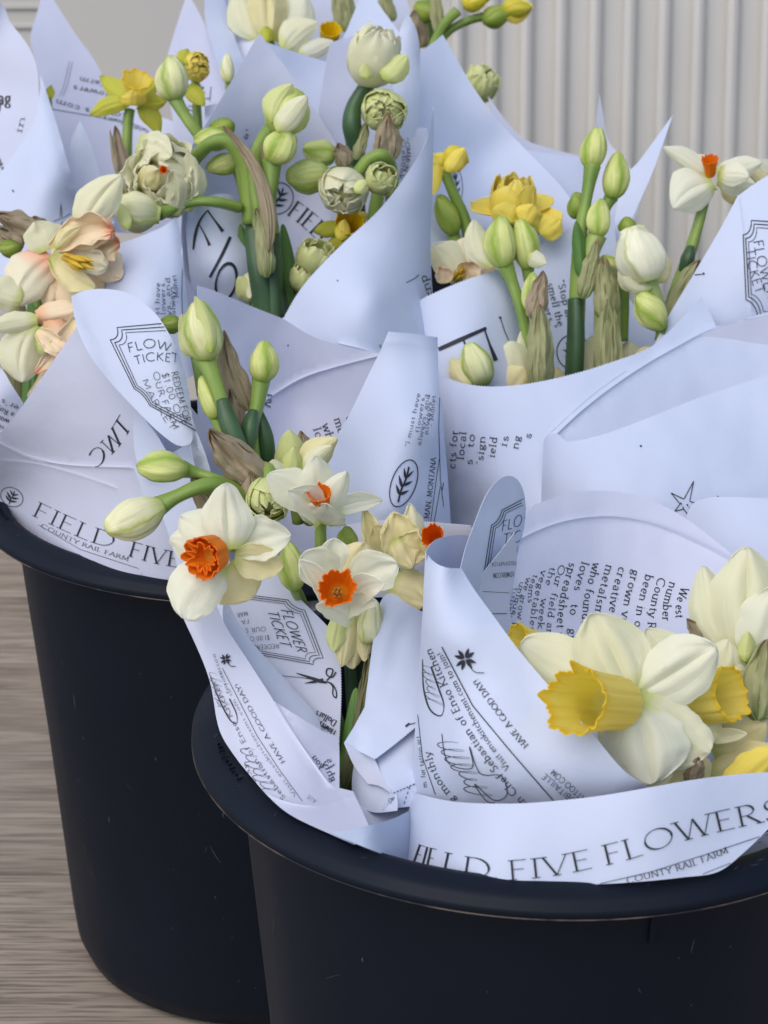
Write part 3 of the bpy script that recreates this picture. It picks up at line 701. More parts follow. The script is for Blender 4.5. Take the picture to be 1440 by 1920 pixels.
# ================================================================== BUCKETS
BR = .165
def lathe(name, prof, mat, parent, c, n=160, wobble=0):
    V, Fs = [], []
    for r, z in prof:
        for i in range(n):
            a = 2 * math.pi * i / n; rr = r * (1 + wobble * noise.noise(Vector((math.cos(a) * 1.3, math.sin(a) * 1.3, c[0] * 9))))
            V.append((c[0] + rr * math.cos(a), c[1] + rr * math.sin(a), z + wobble * .06 * noise.noise(Vector((math.cos(a), math.sin(a), 4 + c[0])))))
    return mesh(name, V, grid_faces(n, len(prof), True), MATS[mat], parent)
def bucket(c, label, seed):
    t = thing('flower_bucket', label, 'bucket', (c[0], c[1], 0), 'black plastic buckets holding the bouquets')
    Z = .3164
    lathe('body', [(.0, .012), (.095, .012), (.112, .014), (.117, .03), (.1285, .16), (.1405, Z - .022), (.148, Z - .007), (.1492, Z - .004), (.1500, Z - .007), (.1455, Z - .020), (.1435, Z - .034), (.1335, .16), (.1250, .034), (.1232, .016), (.119, .005), (.110, .0005), (.100, .003), (.0, .004)], 'black bucket plastic', t, c)
    lathe('rim', [(.1488, Z - .0035), (.1492, Z - .001), (.1505, Z + .0006), (.1535, Z + .0008), (.1580, Z - .0002), (.1615, Z - .0012), (.1636, Z - .0024), (.1648, Z - .0042), (.1656, Z - .0046), (.1662, Z - .0056), (.1662, Z - .0086), (.1650, Z - .0092), (.1638, Z - .0086), (.1630, Z - .0050), (.158, Z - .0042), (.1500, Z - .0042), (.1488, Z - .0035)], 'black bucket plastic', t, c, wobble=.003)
    lathe('seam', [(.1650, Z - .0094), (.16635, Z - .0090), (.16635, Z - .0085), (.1652, Z - .0082)], 'worn seam on plastic', t, c, wobble=.003)
    # lugs under the rim and shallow scuffs
    rnd = random.Random(seed)
    for a in (R(-76), R(14), R(104), R(194)):
        V = []
        for z, r in ((.280, .1433), (.280, .1450), (.3085, .1445), (.3085, .149)):
            for da in (-.010, .010): V.append((c[0] + r * math.cos(a + da), c[1] + r * math.sin(a + da), z))
        mesh('lug', V, [(0, 1, 3, 2), (2, 3, 7, 6), (0, 2, 6, 4), (1, 5, 7, 3), (4, 6, 7, 5)], MATS['black bucket plastic'], t, smooth=False)
    V, Fs = [], []
    for k in range(90):
        a = R(rnd.uniform(-170, -10)); z = rnd.uniform(.03, .275); r = .1232 + (z - .03) * .0836 + .0003
        L_ = rnd.choice([.0015, .002, .003, .006, .012]) * rnd.uniform(.6, 1.2); an = rnd.uniform(.6, 2.5); w = rnd.uniform(.00012, .00032)
        b0 = len(V); n = 5
        for i in range(n + 1):
            s = i / n - .5; zz = z + L_ * s * math.sin(an); aa = a + L_ * s * math.cos(an) / r + .02 * s * s * rnd.uniform(0, 1)
            ww = w * math.sin(math.pi * (i + .4) / (n + .8)); r2 = .1250 + (zz - .034) * .06746 + .0003 if zz < .16 else .1335 + (zz - .16) * .0818 + .0003
            for sg in (-1, 1): V.append((c[0] + r2 * math.cos(aa + sg * ww / r * math.sin(an)), c[1] + r2 * math.sin(aa + sg * ww / r * math.sin(an)), zz + sg * ww * math.cos(an)))
        Fs += [(b0 + 2 * i, b0 + 2 * i + 1, b0 + 2 * i + 3, b0 + 2 * i + 2) for i in range(n)]
    for k in range(34):     # nicks on top of the rim
        a = R(rnd.uniform(-180, 0)); r = rnd.uniform(.149, .159); b0 = len(V); L_ = rnd.uniform(.0006, .002); an = rnd.uniform(0, 3.1)
        for s in (-1, 1):
            for sg in (-1, 1): V.append((c[0] + (r + s * L_ * math.sin(an) + sg * .00012) * math.cos(a + s * L_ * math.cos(an) / r), c[1] + (r + s * L_ * math.sin(an) + sg * .00012) * math.sin(a + s * L_ * math.cos(an) / r), Z + .0011))
        Fs.append((b0, b0 + 1, b0 + 3, b0 + 2))
    mesh('scuffs', V, Fs, MATS['scuff on plastic'], t, smooth=False)
    # moulded marks on top of the rim
    V, Fs = [], []
    for k in range(11):
        a = R(193) + k * .022 + rnd.uniform(-.003, .003); r0_, r1_ = .1535 + rnd.uniform(0, .001), .1568 - rnd.uniform(0, .0012); b0 = len(V); sk = rnd.uniform(-.006, .006)
        for r, aa in ((r0_, a), (r1_, a + sk)):
            for s_ in (-.0025, .0025): V.append((c[0] + r * math.cos(aa + s_), c[1] + r * math.sin(aa + s_), Z - .0006)); V.append((c[0] + r * math.cos(aa + s_ * .6), c[1] + r * math.sin(aa + s_ * .6), Z + .0016))
        Fs += [(b0, b0 + 4, b0 + 5, b0 + 1), (b0 + 1, b0 + 5, b0 + 7, b0 + 3), (b0 + 3, b0 + 7, b0 + 6, b0 + 2), (b0, b0 + 1, b0 + 3, b0 + 2), (b0 + 4, b0 + 6, b0 + 7, b0 + 5)]
    mesh('moulded_marks', V, Fs, MATS['black bucket plastic'], t, smooth=False)
    return t
bk = {}
bk['front'] = bucket((.0761, .8825), 'black plastic bucket in front at lower right, its rim nearest the viewer', 1)
bk['left'] = bucket((-.0784, 1.1902), 'black plastic bucket at left behind the front one, its full side showing', 2)
bk['right'] = bucket((.285, 1.275), 'black bucket at the right almost wholly hidden under the big blank wrap', 3)
bk['back'] = bucket((.02, 1.60), 'black bucket hidden at the back under the topmost bouquets', 4)
# embossed marks on the front bucket's rim, left side
# ================================================================== WRAPS
GW = 'white printed paper wraps round the bouquets'
def wrap(label, x, y, d):
    p = W(x, y, d); return thing('paper_wrap', label, 'flower wrap', p, GW)
WP = 'white newsprint paper'; LV = 'lavender white newsprint paper'
# ---------- 1: front right, FIELD FIVE FLOWERS
w1 = wrap('large white wrap with big title along its foot, holding the white daffodils with yellow trumpets', 1100, 1700, .6)
s = Sheet(w1, [(940, 1035, 'c'), (968, 985), (1000, 948, 'cz'), (1080, 922), (1180, 926), (1262, 958), (1330, 1005), (1385, 1050), (1440, 1098, 'c'), (1520, 1180, 'c'), (1520, 1500, 'c'), (1250, 1520), (900, 1340, 'c'), (862, 1180)],
          [(1000, 940, .69), (1180, 925, .715), (1380, 1045, .70), (1500, 1180, .66), (950, 1080, .66), (1150, 1150, .69), (920, 1250, .63), (1200, 1400, .62), (1400, 1400, .62)],
          LV, ridges=[([(935, 1040), (990, 1003), (1060, 977), (1140, 968), (1220, 980), (1300, 1012), (1390, 1060), (1460, 1110)], 3.0, .0016)], seed=1)
para = [('O', 1322, 1140, 1200, 26), ('We est', 1284, 1100, 1158, 15), ('number', 1262, 1090, 1165, 15), ('County Rail', 1240, 1082, 1205, 15), ('been in oper', 1217, 1076, 1212, 15), ('grown veget', 1192, 1067, 1205, 15), ('creative fo', 1167, 1062, 1178, 15),
        ('metalsmith s', 1143, 1058, 1205, 15), ('who founded', 1119, 1054, 1185, 15), ('loves   to   gr', 1097, 1052, 1200, 14.5), ('spreadsheet w', 1074, 1054, 1202, 14.5), ('Our field and', 1055, 1058, 1205, 12), ('the   week to', 1038, 1062, 1210, 11.5), ('vegetables fr', 1022, 1068, 1212, 11), ('teams', 1007, 1076, 1130, 10),
        ('we grow ov', 994, 1082, 1190, 9.5), ('unique, had', 982, 1090, 1200, 9), ('tulips, na', 971, 1100, 1200, 8)]
for t, x, y0, y1, h in para: s.text(t, [(x - 6, y0), (x - 10 - (y1 - y0) * .10, y0 + (y1 - y0) * .5), (x - 8 - (y1 - y0) * .16, y1)], h, 'bold', wt=.82)
s.stroke([(915, 1152), (945, 1153), (962, 1150)], 1.2)
s.build_ink()
s = Sheet(w1, [(862, 1072, 'c'), (872, 1030), (888, 985), (908, 935), (930, 903), (956, 892), (976, 908), (985, 945), (982, 990), (970, 1040), (962, 1090), (958, 1200, 'c'), (900, 1160, 'c')],
          [(870, 1060, .60), (900, 960, .625), (955, 895, .645), (983, 950, .655), (960, 1100, .655), (900, 1100, .62)], WP, rolls=[(860, 1100, 935, 890, 0.1, .0), (975, 1050, 985, 920, 22, .9)], seed=2)
s.ticket([(925, 965), (1050, 900), (1030, 1120), (905, 1090)]); s.build_ink()
s = Sheet(w1, [(880, 1100, 'c'), (915, 1062), (950, 1018), (964, 998, 'c'), (968, 1060), (955, 1140), (975, 1230, 'c'), (930, 1200, 'c')],
          [(880, 1100, .612), (964, 998, .632), (960, 1100, .64), (940, 1200, .63)], LV, seed=3)
s.text('FIELDFIVEFLOWERS', [(968, 1052), (908, 1056)], 7, 'sans', flip=False); s.text('FLOWERS.COM', [(966, 1072), (925, 1075)], 9, 'sans'); s.stroke([(905, 1109), (966, 1112)], .8); s.stroke([(915, 1151), (960, 1150)], 1.2); s.build_ink()
# front sheet with the diagonal edge
s = Sheet(w1, [(798, 1034, 'c'), (812, 1052), (835, 1064), (865, 1066, 'c'), (888, 1104), (925, 1155), (975, 1222), (1040, 1298), (1110, 1375), (1170, 1445), (1222, 1480, 'c'), (1232, 1530, 'c'), (1000, 1560), (765, 1540, 'c'), (770, 1480), (780, 1350), (791, 1180), (795, 1100)],
          [(800, 1040, .592), (835, 1064, .582), (865, 1066, .590), (782, 1300, .60), (770, 1500, .598), (850, 1200, .571), (860, 1400, .563), (1000, 1300, .565), (1000, 1480, .556), (1200, 1470, .542), (1222, 1520, .558), (1000, 1540, .566)],
          WP, rolls=[(797, 1030, 767, 1520, 44, 1.0)], seed=4)
s.text('HAVE A GOOD DAY!', [(991, 1396), (962, 1362), (895, 1272)], 11, 'serif')
s.stroke([(828, 1213), (886, 1323), (960, 1412), (1039, 1503)], 2.0)
s.text('Visit ensokitchensmt.com to join!', [(956, 1440), (905, 1370), (862, 1290), (828, 1222)], 11, 'bold', wt=.8)
s.text('with Chef Sebastian of Enso Kitchen', [(1004, 1524), (955, 1468), (884, 1372), (838, 1282), (808, 1215)], 14, 'bold', wt=.85)
s.text('OBITAILLE', [(1082, 1500), (1022, 1450)], 11, 'sans', wt=1.4); s.text('TTATTOO.COM', [(1112, 1506), (1038, 1442)], 11, 'sans', wt=1.4)
s.text('g monthly', [(856, 1500), (825, 1460), (806, 1408)], 13, 'bold', wt=.85)
s.text('m. for tattoo art', [(800, 1476), (787, 1380)], 8, 'serif'); s.stroke([(783, 1340), (792, 1420), (816, 1490)], 1.3)
s.stroke(crom([(792, 1236), (794, 1290), (806, 1330), (826, 1342), (832, 1322), (822, 1290), (808, 1250)], 8), [1 + 2.2 * abs(math.sin(i * .11)) for i in range(49)])
s.scribble((800, 1250, 816, 1322), 7, 4, 1.0)
s.scribble((838, 1392, 902, 1492), 9, 5, 1.3); s.stroke(crom([(828, 1376), (840, 1430), (885, 1440), (880, 1400), (900, 1450), (940, 1455), (950, 1490), (925, 1500), (890, 1470), (910, 1500), (928, 1506)], 8), 1.5)
s.clover(872, 1236, 21)
s.build_ink()
# foot band folded over
s = Sheet(w1, [(768, 1484, 'c'), (850, 1503), (960, 1507), (1060, 1500), (1140, 1490), (1215, 1477), (1300, 1462), (1380, 1452), (1470, 1446, 'c'), (1500, 1500), (1455, 1540), (1395, 1598), (1345, 1635), (1280, 1645), (1200, 1653), (1110, 1658), (1000, 1656), (910, 1649), (837, 1637), (764, 1620, 'c'), (764, 1600)],
          [(768, 1490, .592), (775, 1640, .562), (900, 1500, .548), (1050, 1500, .536), (1215, 1477, .529), (1440, 1450, .545), (900, 1640, .535), (1000, 1676, .530), (1200, 1600, .525), (1350, 1630, .532), (1440, 1540, .543), (1100, 1655, .529)],
          WP, rolls=[(768, 1480, 763, 1660, 40, 1.0)], wob=.0008, seed=5)
s.text('FIE', [(772, 1619), (790, 1625), (812, 1630)], 38, 'title', wt=.95); s.text('LD', [(826, 1634), (870, 1643), (918, 1649)], 37, 'title')
s.text('FIVE', [(955, 1650), (1012, 1645), (1060, 1638), (1112, 1627)], 36, 'title'); s.text('FLOWERS', [(1136, 1622), (1190, 1608), (1270, 1580), (1362, 1556), (1466, 1534)], 37, 'title')
s.text('COUNTY RAIL FARM', [(1176, 1656), (1240, 1641), (1310, 1620), (1366, 1598)], 10.5, 'serif')
s.stroke([(1125, 1657), (1220, 1635), (1330, 1600), (1450, 1560)], 1.3); s.stroke([(1225, 1664), (1300, 1646), (1370, 1618)], 1.1); s.stroke([(1262, 1664), (1320, 1648), (1360, 1630)], 1.1)
s.build_ink()
s = Sheet(w1, [(1388, 1600, 'c'), (1440, 1560), (1520, 1520, 'c'), (1530, 1630, 'c'), (1400, 1640), (1330, 1650, 'c')], [(1388, 1600, .575), (1500, 1540, .575), (1400, 1680, .585), (1520, 1660, .585)], WP, seed=6)
s.text('AR', [(1422, 1580), (1480, 1562)], 28, 'title'); s.build_ink()
s = Sheet(w1, [(798, 1034, 'c'), (808, 1019), (828, 1008), (862, 1003), (885, 1006), (900, 1012, 'c'), (900, 1120, 'c'), (800, 1120, 'c')], [(798, 1034, .594), (850, 1003, .622), (890, 1010, .635), (850, 1100, .622), (800, 1110, .60)], LV, seed=7, wob=.0004)
# ---------- 2: front left
w2 = wrap('crumpled white wrap over the left of the front rim, printed with ticket and scissors inside', 600, 1600, .62)
s = Sheet(w2, [(418, 1100, 'c'), (455, 1078), (500, 1062), (518, 1075), (548, 1108), (583, 1143), (612, 1172), (637, 1201, 'cz'), (640, 1300), (636, 1392, 'c'), (560, 1400), (480, 1300, 'c')],
          [(430, 1105, .665), (518, 1075, .668), (637, 1201, .655), (636, 1380, .632), (500, 1250, .655), (560, 1340, .645)], LV, seed=8)
s.ticket([(556, 1140), (606, 1246), (440, 1262), (398, 1105)][0:0] or [(565, 1128), (612, 1250), (455, 1222), (408, 1108)], full=False, w=1.3)

for i, (t, x0, x1, y) in enumerate((('REDEEM', 523, 478, 1207), ('$1.00 O', 505, 468, 1191), ('OUR S', 498, 460, 1175), ('FA', 466, 452, 1160), ('MAR', 464, 444, 1146))): s.text(t, [(x0, y), (x1, y + 3)], 8, 'sans', flip=False, wt=1.2)
s.stroke([(528, 1267), (570, 1271), (596, 1276)], 1.0)
s.stroke([(556, 1262), (580, 1270), (600, 1277), (612, 1280)], [1.5, 5, 7, 3]); s.stroke([(571, 1281), (590, 1278), (606, 1274)], [1, 5, 5])
s.stroke(crom([(612, 1276), (620, 1268), (624, 1256), (614, 1254), (612, 1264), (622, 1270), (630, 1260)], 6), 2.6); s.stroke(crom([(610, 1278), (622, 1282), (630, 1295), (630, 1308), (624, 1302), (624, 1288), (618, 1280)], 6), 2.4)
s.text('Dollars', [(632, 1352), (612, 1340), (594, 1332)], 12, 'serif'); s.text('Flowers', [(630, 1370), (616, 1362), (602, 1352)], 12, 'serif'); s.build_ink()
s = Sheet(w2, [(422, 1109, 'c'), (438, 1152), (474, 1206), (532, 1271), (583, 1329), (599, 1354), (602, 1378, 'c'), (560, 1350), (514, 1320, 'c'), (471, 1252), (436, 1195), (418, 1160)],
          [(422, 1109, .650), (420, 1160, .648), (532, 1271, .640), (480, 1260, .637), (583, 1329, .633), (540, 1345, .627), (602, 1378, .626)], WP, seed=9, rolls=[(602, 1360, 430, 1130, 16, .5)])
s = Sheet(w2, [(340, 1152, 'c'), (362, 1128), (392, 1108, 'c'), (408, 1140), (427, 1181), (471, 1248), (514, 1315, 'cz'), (547, 1336), (601, 1369), (632, 1381, 'c'), (636, 1400), (636, 1478, 'c'), (662, 1484, 'c'), (690, 1545), (700, 1572, 'c'), (665, 1583, 'c'), (630, 1568), (547, 1529), (500, 1490), (450, 1431, 'c'), (412, 1370), (395, 1282), (370, 1215)],
          [(343, 1154, .630), (392, 1108, .640), (395, 1282, .622), (430, 1380, .612), (449, 1430, .604), (500, 1490, .581), (514, 1315, .614), (560, 1420, .594), (547, 1528, .567), (632, 1381, .612), (636, 1478, .590), (695, 1593, .545), (630, 1567, .555)],
          LV, ridges=[([(514, 1315), (547, 1369), (583, 1423), (619, 1473)], 2.2, .0011), ([(474, 1473), (532, 1502), (597, 1511), (655, 1495)], 2.2, .0009)], rolls=[(345, 1150, 450, 1440, 18, .7)], seed=10)
s.text('HAVE A GOOD DAY!', [(534, 1428), (500, 1374), (470, 1323), (446, 1280)], 7.5, 'serif')
s.stroke([(417, 1253), (482, 1380), (525, 1445), (567, 1502)], 1.0)
s.text('Sebastian of Enso Kitchen', [(536, 1496), (500, 1448), (458, 1386), (404, 1276)], 8.5, 'bold', wt=.75)
s.text('Visit ensokitchensmt.com to join', [(556, 1491), (518, 1441), (476, 1379), (412, 1256)], 5.5, 'serif', wt=.8)
s.stroke(crom([(392, 1262), (410, 1310), (430, 1348), (443, 1356), (443, 1338), (430, 1310)], 8), [.8 + 1.6 * abs(math.sin(i * .12)) for i in range(41)]); s.scribble((398, 1262, 420, 1330), 8, 8, .7)
s.scribble((462, 1404, 506, 1484), 8, 9, .9); s.text('monthly', [(486, 1478), (462, 1432)], 8, 'bold'); s.text('for tattoo', [(430, 1300), (402, 1225)], 5, 'serif')
s.clover(423, 1236, 11); s.text('ghty', [(622, 1466), (604, 1430)], 12, 'serif', flip=True); s.text('you', [(602, 1442), (585, 1420)], 11, 'serif', flip=True); s.text('is', [(622, 1440), (612, 1424)], 11, 'serif', flip=True); s.text('AZE', [(594, 1500), (578, 1490)], 7, 'sans')
s.build_ink()
# right flap and folds
s = Sheet(w2, [(756, 1127, 'c'), (738, 1114), (724, 1115), (713, 1131), (706, 1165), (700, 1200), (692, 1260), (684, 1326, 'c'), (664, 1362), (645, 1393, 'c'), (672, 1408), (703, 1424, 'cz'), (745, 1392), (786, 1358, 'c'), (820, 1300, 'c'), (825, 1150, 'c'), (790, 1146)],
          [(724, 1116, .640), (756, 1127, .635), (700, 1200, .632), (684, 1326, .618), (645, 1393, .604), (703, 1424, .600), (760, 1300, .622), (786, 1358, .612), (815, 1170, .640)], WP, rolls=[(716, 1110, 684, 1330, 26, .8)], ridges=[([(700, 1330), (735, 1240), (752, 1180)], 14, -.0018)], seed=11)
s.stroke([(764, 1359), (800, 1350)], 1.4); s.stroke([(760, 1362), (768, 1356)], 3.5); s.build_ink()
s = Sheet(w2, [(703, 1424, 'cz'), (745, 1392), (786, 1358, 'c'), (800, 1500), (766, 1512), (752, 1514), (716, 1518, 'c'), (732, 1490, 'c')], [(703, 1424, .606), (786, 1358, .616), (732, 1490, .590), (766, 1512, .594), (716, 1518, .590)], WP, seed=12)
for i in range(7): s.stroke([(738 + i * 6, 1487 - i * 2.6), (741.5 + i * 6, 1485.5 - i * 2.6)], 2.0)
for i in range(4): s.stroke([(768 - i * 3, 1475 + i * 9), (767 - i * 3, 1480 + i * 9)], 1.6)
s.text('FLOW', [(722, 1508), (742, 1500)], 7, 'serif'); s.stroke([(720, 1511), (744, 1502)], .9); s.build_ink()
s = Sheet(w2, [(645, 1393, 'c'), (703, 1424, 'c'), (716, 1452), (735, 1488, 'c'), (712, 1474), (690, 1470, 'c'), (664, 1436)], [(645, 1393, .6055), (703, 1424, .603), (735, 1488, .588), (690, 1470, .602), (664, 1436, .606)], LV, seed=13, wob=.0006)
for i in range(7): s.stroke([(696 + i * 5.5, 1474 + i * 2.2), (699.5 + i * 5.5, 1475.5 + i * 2.2)], 1.9)
s.build_ink()
s = Sheet(w2, [(664, 1434, 'c'), (690, 1450), (740, 1484), (745, 1520, 'c'), (704, 1524), (676, 1514, 'c'), (664, 1500), (660, 1468)], [(664, 1434, .61), (706, 1490, .600), (726, 1520, .588), (664, 1500, .606)], WP, seed=14, rolls=[(664, 1434, 664, 1510, 14, .6)])
s = Sheet(w2, [(672, 1510, 'c'), (716, 1519), (764, 1514, 'c'), (800, 1500, 'c'), (805, 1610, 'c'), (720, 1590), (690, 1570, 'c')], [(672, 1510, .600), (764, 1512, .602), (800, 1620, .600), (700, 1600, .590)], WP, seed=15)
s = Sheet(w2, [(618, 1560, 'c'), (655, 1556), (700, 1546), (740, 1534), (778, 1514, 'c'), (774, 1621, 'c'), (735, 1608), (692, 1592), (655, 1577), (628, 1566, 'c')], [(618, 1562, .551), (700, 1546, .549), (778, 1515, .600), (780, 1640, .585), (640, 1585, .546), (700, 1612, .540)], 'clear film over paper', wob=.0035, seed=16, name='plastic_sleeve')
s.text('bloom', [(640, 1578), (676, 1568), (712, 1555)], 9, 'sans', flip=True); s.build_ink('white newsprint paper')
# ---------- 3: left bucket, lower left
w3 = wrap('wide pale wrap leaning over the left bucket rim, title letters along its foot', 200, 1090, .86)
s = Sheet(w3, [(-40, 848, 'c'), (20, 790), (60, 735), (105, 670), (150, 604, 'c'), (250, 640), (380, 790, 'c'), (480, 960), (500, 1250), (440, 1250, 'c'), (340, 1130), (250, 1085), (130, 1060), (40, 1000), (-40, 930, 'c')],
          [(-30, 850, .83), (0, 920, .868), (60, 740, .80), (150, 605, .78), (150, 1040, .806), (300, 1085, .782), (250, 800, .765), (420, 900, .76), (440, 1100, .772)], LV,
          ridges=[([(-40, 812), (30, 846), (60, 858), (130, 872), (250, 877)], 2.6, .0013), ([(-20, 862), (60, 868), (140, 888), (220, 915)], 2.2, .0008)], seed=17)
s.text('FIELD', [(60, 966), (110, 990), (165, 1014), (212, 1028)], 28, 'title', wt=1.05); s.text('FIVE', [(240, 1042), (290, 1056), (335, 1064)], 28, 'title', wt=1.05)
s.text('TWC', [(246, 800), (220, 840), (178, 880)], 30, 'title', slant=-.3, flip=True, wt=1.1)
s.sprig(22, 932, 22, 17, .5, 1.4); s.text('COUNTY RAIL FARM', [(76, 988), (150, 1022), (240, 1052)], 7, 'serif'); s.stroke([(72, 984), (150, 1030), (260, 1066)], .9)
s.text('m', [(380, 950), (398, 953)], 12, 'bold'); s.text('the', [(372, 935), (396, 928)], 11, 'bold')
s.build_ink()
s = Sheet(w3, [(-40, 850, 'c'), (-40, 690, 'c'), (0, 690), (22, 722), (44, 756, 'c'), (20, 800)], [(-30, 850, .845), (-30, 700, .835), (44, 756, .835), (0, 740, .83)], LV, seed=18)
for i, t in enumerate(("er's", 'a Roy', 'world', 'some', 'me')): s.text(t, [(36 - 9 * i, 762 + 13 * i), (4 - 9 * i, 748 + 13 * i)], 9, 'bold')
s.build_ink()
# ---------- 4: leaf shaped flap
w4 = wrap('narrow white wrap whose leaf shaped flap carries a ticket, left of the tall cream bud', 330, 1000, .78)
s = Sheet(w4, [(250, 875, 'c'), (330, 845), (352, 828, 'c'), (372, 830), (400, 900), (412, 960), (440, 1090), (470, 1180, 'c'), (345, 1150), (332, 1060, 'c'), (318, 1008), (302, 966), (270, 934), (262, 905)], [(250, 875, .755), (352, 828, .735), (400, 900, .73), (440, 1090, .73), (300, 1000, .752)], WP, seed=19,
          ridges=[([(355, 835), (380, 900), (400, 960)], 3, .001)])
s = Sheet(w4, [(250, 795, 'c'), (252, 775), (258, 763, 'c'), (268, 776), (276, 792, 'cz'), (296, 818), (316, 852, 'c'), (300, 885), (262, 890, 'c'), (252, 840)], [(258, 763, .742), (250, 795, .745), (316, 852, .735), (262, 890, .745)], WP, seed=20, wob=.0006)
s = Sheet(w4, [(250, 750, 'c'), (330, 830, 'c'), (345, 850), (318, 862, 'c'), (270, 800)], [(250, 750, .758), (330, 830, .758), (318, 862, .755)], LV, seed=21, wob=.0003)
s = Sheet(w4, [(134, 556, 'c'), (155, 546), (182, 542), (212, 543), (240, 550), (268, 567), (295, 592), (318, 628), (340, 678), (354, 735), (362, 790), (385, 850), (400, 905), (404, 960, 'c'), (385, 930), (362, 862), (357, 832, 'c'), (335, 836), (300, 812), (255, 768), (212, 722), (178, 680), (155, 640), (142, 605)],
          [(134, 556, .760), (182, 542, .752), (170, 680, .742), (260, 560, .735), (250, 700, .722), (330, 650, .722), (356, 740, .716), (300, 812, .715), (357, 832, .712), (400, 905, .716)],
          WP, rolls=[(362, 800, 330, 640, 22, .9), (134, 556, 200, 715, 20, .6)], seed=22, ridges=[([(356, 700), (362, 760), (362, 830)], 3., .0008)])
s.ticket([(222, 634), (345, 600), (400, 800), (265, 740)][0:0] or [(196, 616), (372, 600), (402, 826), (262, 750)], full=False, w=1.5, title=False)
s.text('FLOWE', [(241, 661), (286, 652), (332, 664)], (17, 16), 'sans', wt=1.1); s.text('TICKET', [(254, 684), (290, 676), (334, 680)], (16, 15), 'sans', wt=1.1)
for t, pl, h in (('REDEEM FOR', [(321, 698), (331, 738), (347, 792)], 12), ('$1.00 OFF', [(303, 700), (315, 740), (338, 800)], 12), ('OUR FARM', [(286, 698), (299, 744), (326, 806)], 11.5), ('MARKET', [(266, 712), (284, 752), (322, 808)], 11)): s.text(t, pl, h, 'sans', wt=1.1)
s.build_ink()
# ---------- 5: centre wrap behind the orange flowers
w5 = wrap('white wrap at the centre with an oval leaf badge on its upright right panel', 640, 1020, .82)
s = Sheet(w5, [(370, 536, 'cz'), (400, 545), (480, 578), (532, 598, 'c'), (600, 636), (714, 664, 'c'), (740, 680), (760, 900, 'c'), (760, 1130, 'c'), (560, 1160), (400, 1100, 'c'), (372, 800)],
          [(370, 536, .80), (532, 598, .83), (714, 664, .80), (560, 760, .845), (420, 800, .80), (620, 950, .81), (740, 1000, .77), (500, 1100, .80)], LV,
          ridges=[([(480, 762), (560, 712), (630, 688), (716, 666)], 2.6, .0018)], seed=23)
for t, x, y0, y1 in (('creative', 648, 782, 860), ('metals', 626, 786, 850), ('who', 604, 796, 838), ('loves', 587, 804, 860), ('co', 562, 826, 846)): s.text(t, [(x, y0), (x + (y1 - y0) * .32, y1)], 15, 'bold', wt=.8)
s.text('FIV', [(497, 738), (494, 762)], 13, 'serif'); s.stroke([(540, 646), (540, 650)], 2)
s.build_ink()
s = Sheet(w5, [(728, 622, 'cz'), (775, 626), (820, 633, 'c'), (822, 700), (829, 780), (838, 880), (845, 985, 'c'), (850, 1090, 'c'), (780, 1120), (640, 1100, 'c'), (600, 900), (617, 845), (655, 778), (690, 705), (712, 660)],
          [(728, 622, .770), (820, 633, .785), (700, 700, .768), (617, 848, .768), (780, 800, .745), (838, 880, .768), (845, 985, .768), (740, 950, .735), (700, 1080, .74)],
          WP, rolls=[(848, 1000, 821, 632, 28, .9)], ridges=[([(728, 640), (770, 643), (820, 652)], 5, .0006)], seed=24)
for t, x0, y0, x1, y1 in (('"I must have', 766, 838, 788, 738), ('flowers,', 786, 812, 797, 740), ('always, and', 789, 836, 806, 740), ('always."', 802, 816, 811, 740), ('- Monet', 811, 800, 817, 742)): s.text(t, [(x0, y0), (x1, y1)], 7.5, 'bold', wt=.8)
s.sprig(757, 906, 23, 46, .35, 1.9); s.text('BOZEMAN, MONTANA', [(799, 1010), (806, 960), (818, 858)], 9, 'serif')
s.stroke([(825, 736), (823, 800), (826, 900), (832, 950)], 1.0); s.stroke([(806, 990), (818, 900), (824, 860)], 1.0); s.stroke([(829, 920), (832, 905)], 1.6); s.stroke([(812, 990), (826, 912)], 1.0)
s.build_ink()
s = Sheet(w5, [(640, 985, 'c'), (720, 975), (800, 978), (880, 985, 'cz'), (905, 1010, 'c'), (880, 1120, 'c'), (660, 1120, 'c')], [(640, 985, .72), (800, 978, .70), (880, 985, .68), (880, 1100, .70), (660, 1110, .70)], LV, seed=25)
# ---------- 6: upper centre
w6 = wrap('white wrap with broad blank side sweeping up and large script letters inside', 560, 660, .92)
s = Sheet(w6, [(486, 62, 'c'), (440, 142), (405, 200), (378, 246, 'c'), (350, 300), (340, 430, 'c'), (345, 560), (420, 640), (560, 640, 'c'), (720, 560), (790, 400, 'c'), (700, 300), (648, 300), (622, 255), (560, 160)],
          [(486, 62, .985), (378, 246, .94), (350, 430, .93), (600, 230, .99), (540, 400, 1.01), (700, 400, .98), (450, 600, .93), (600, 600, .93)], LV, seed=26)
s.text('FIELD', [(538, 402), (572, 428), (612, 468)], (32, 33), 'title', wt=1.1); s.text("'s", [(452, 250), (462, 262)], 14, 'serif'); s.sprig(522, 372, 27, 30, .5, 1.8)
s.build_ink()
s = Sheet(w6, [(346, 405, 'c'), (380, 372), (430, 365), (490, 400, 'c'), (520, 470), (540, 620, 'c'), (420, 640), (360, 560, 'c')], [(346, 405, .925), (430, 370, .925), (490, 400, .945), (420, 500, .905), (360, 560, .92), (530, 600, .93)], WP, rolls=[(352, 400, 365, 560, 26, .8)], seed=27)
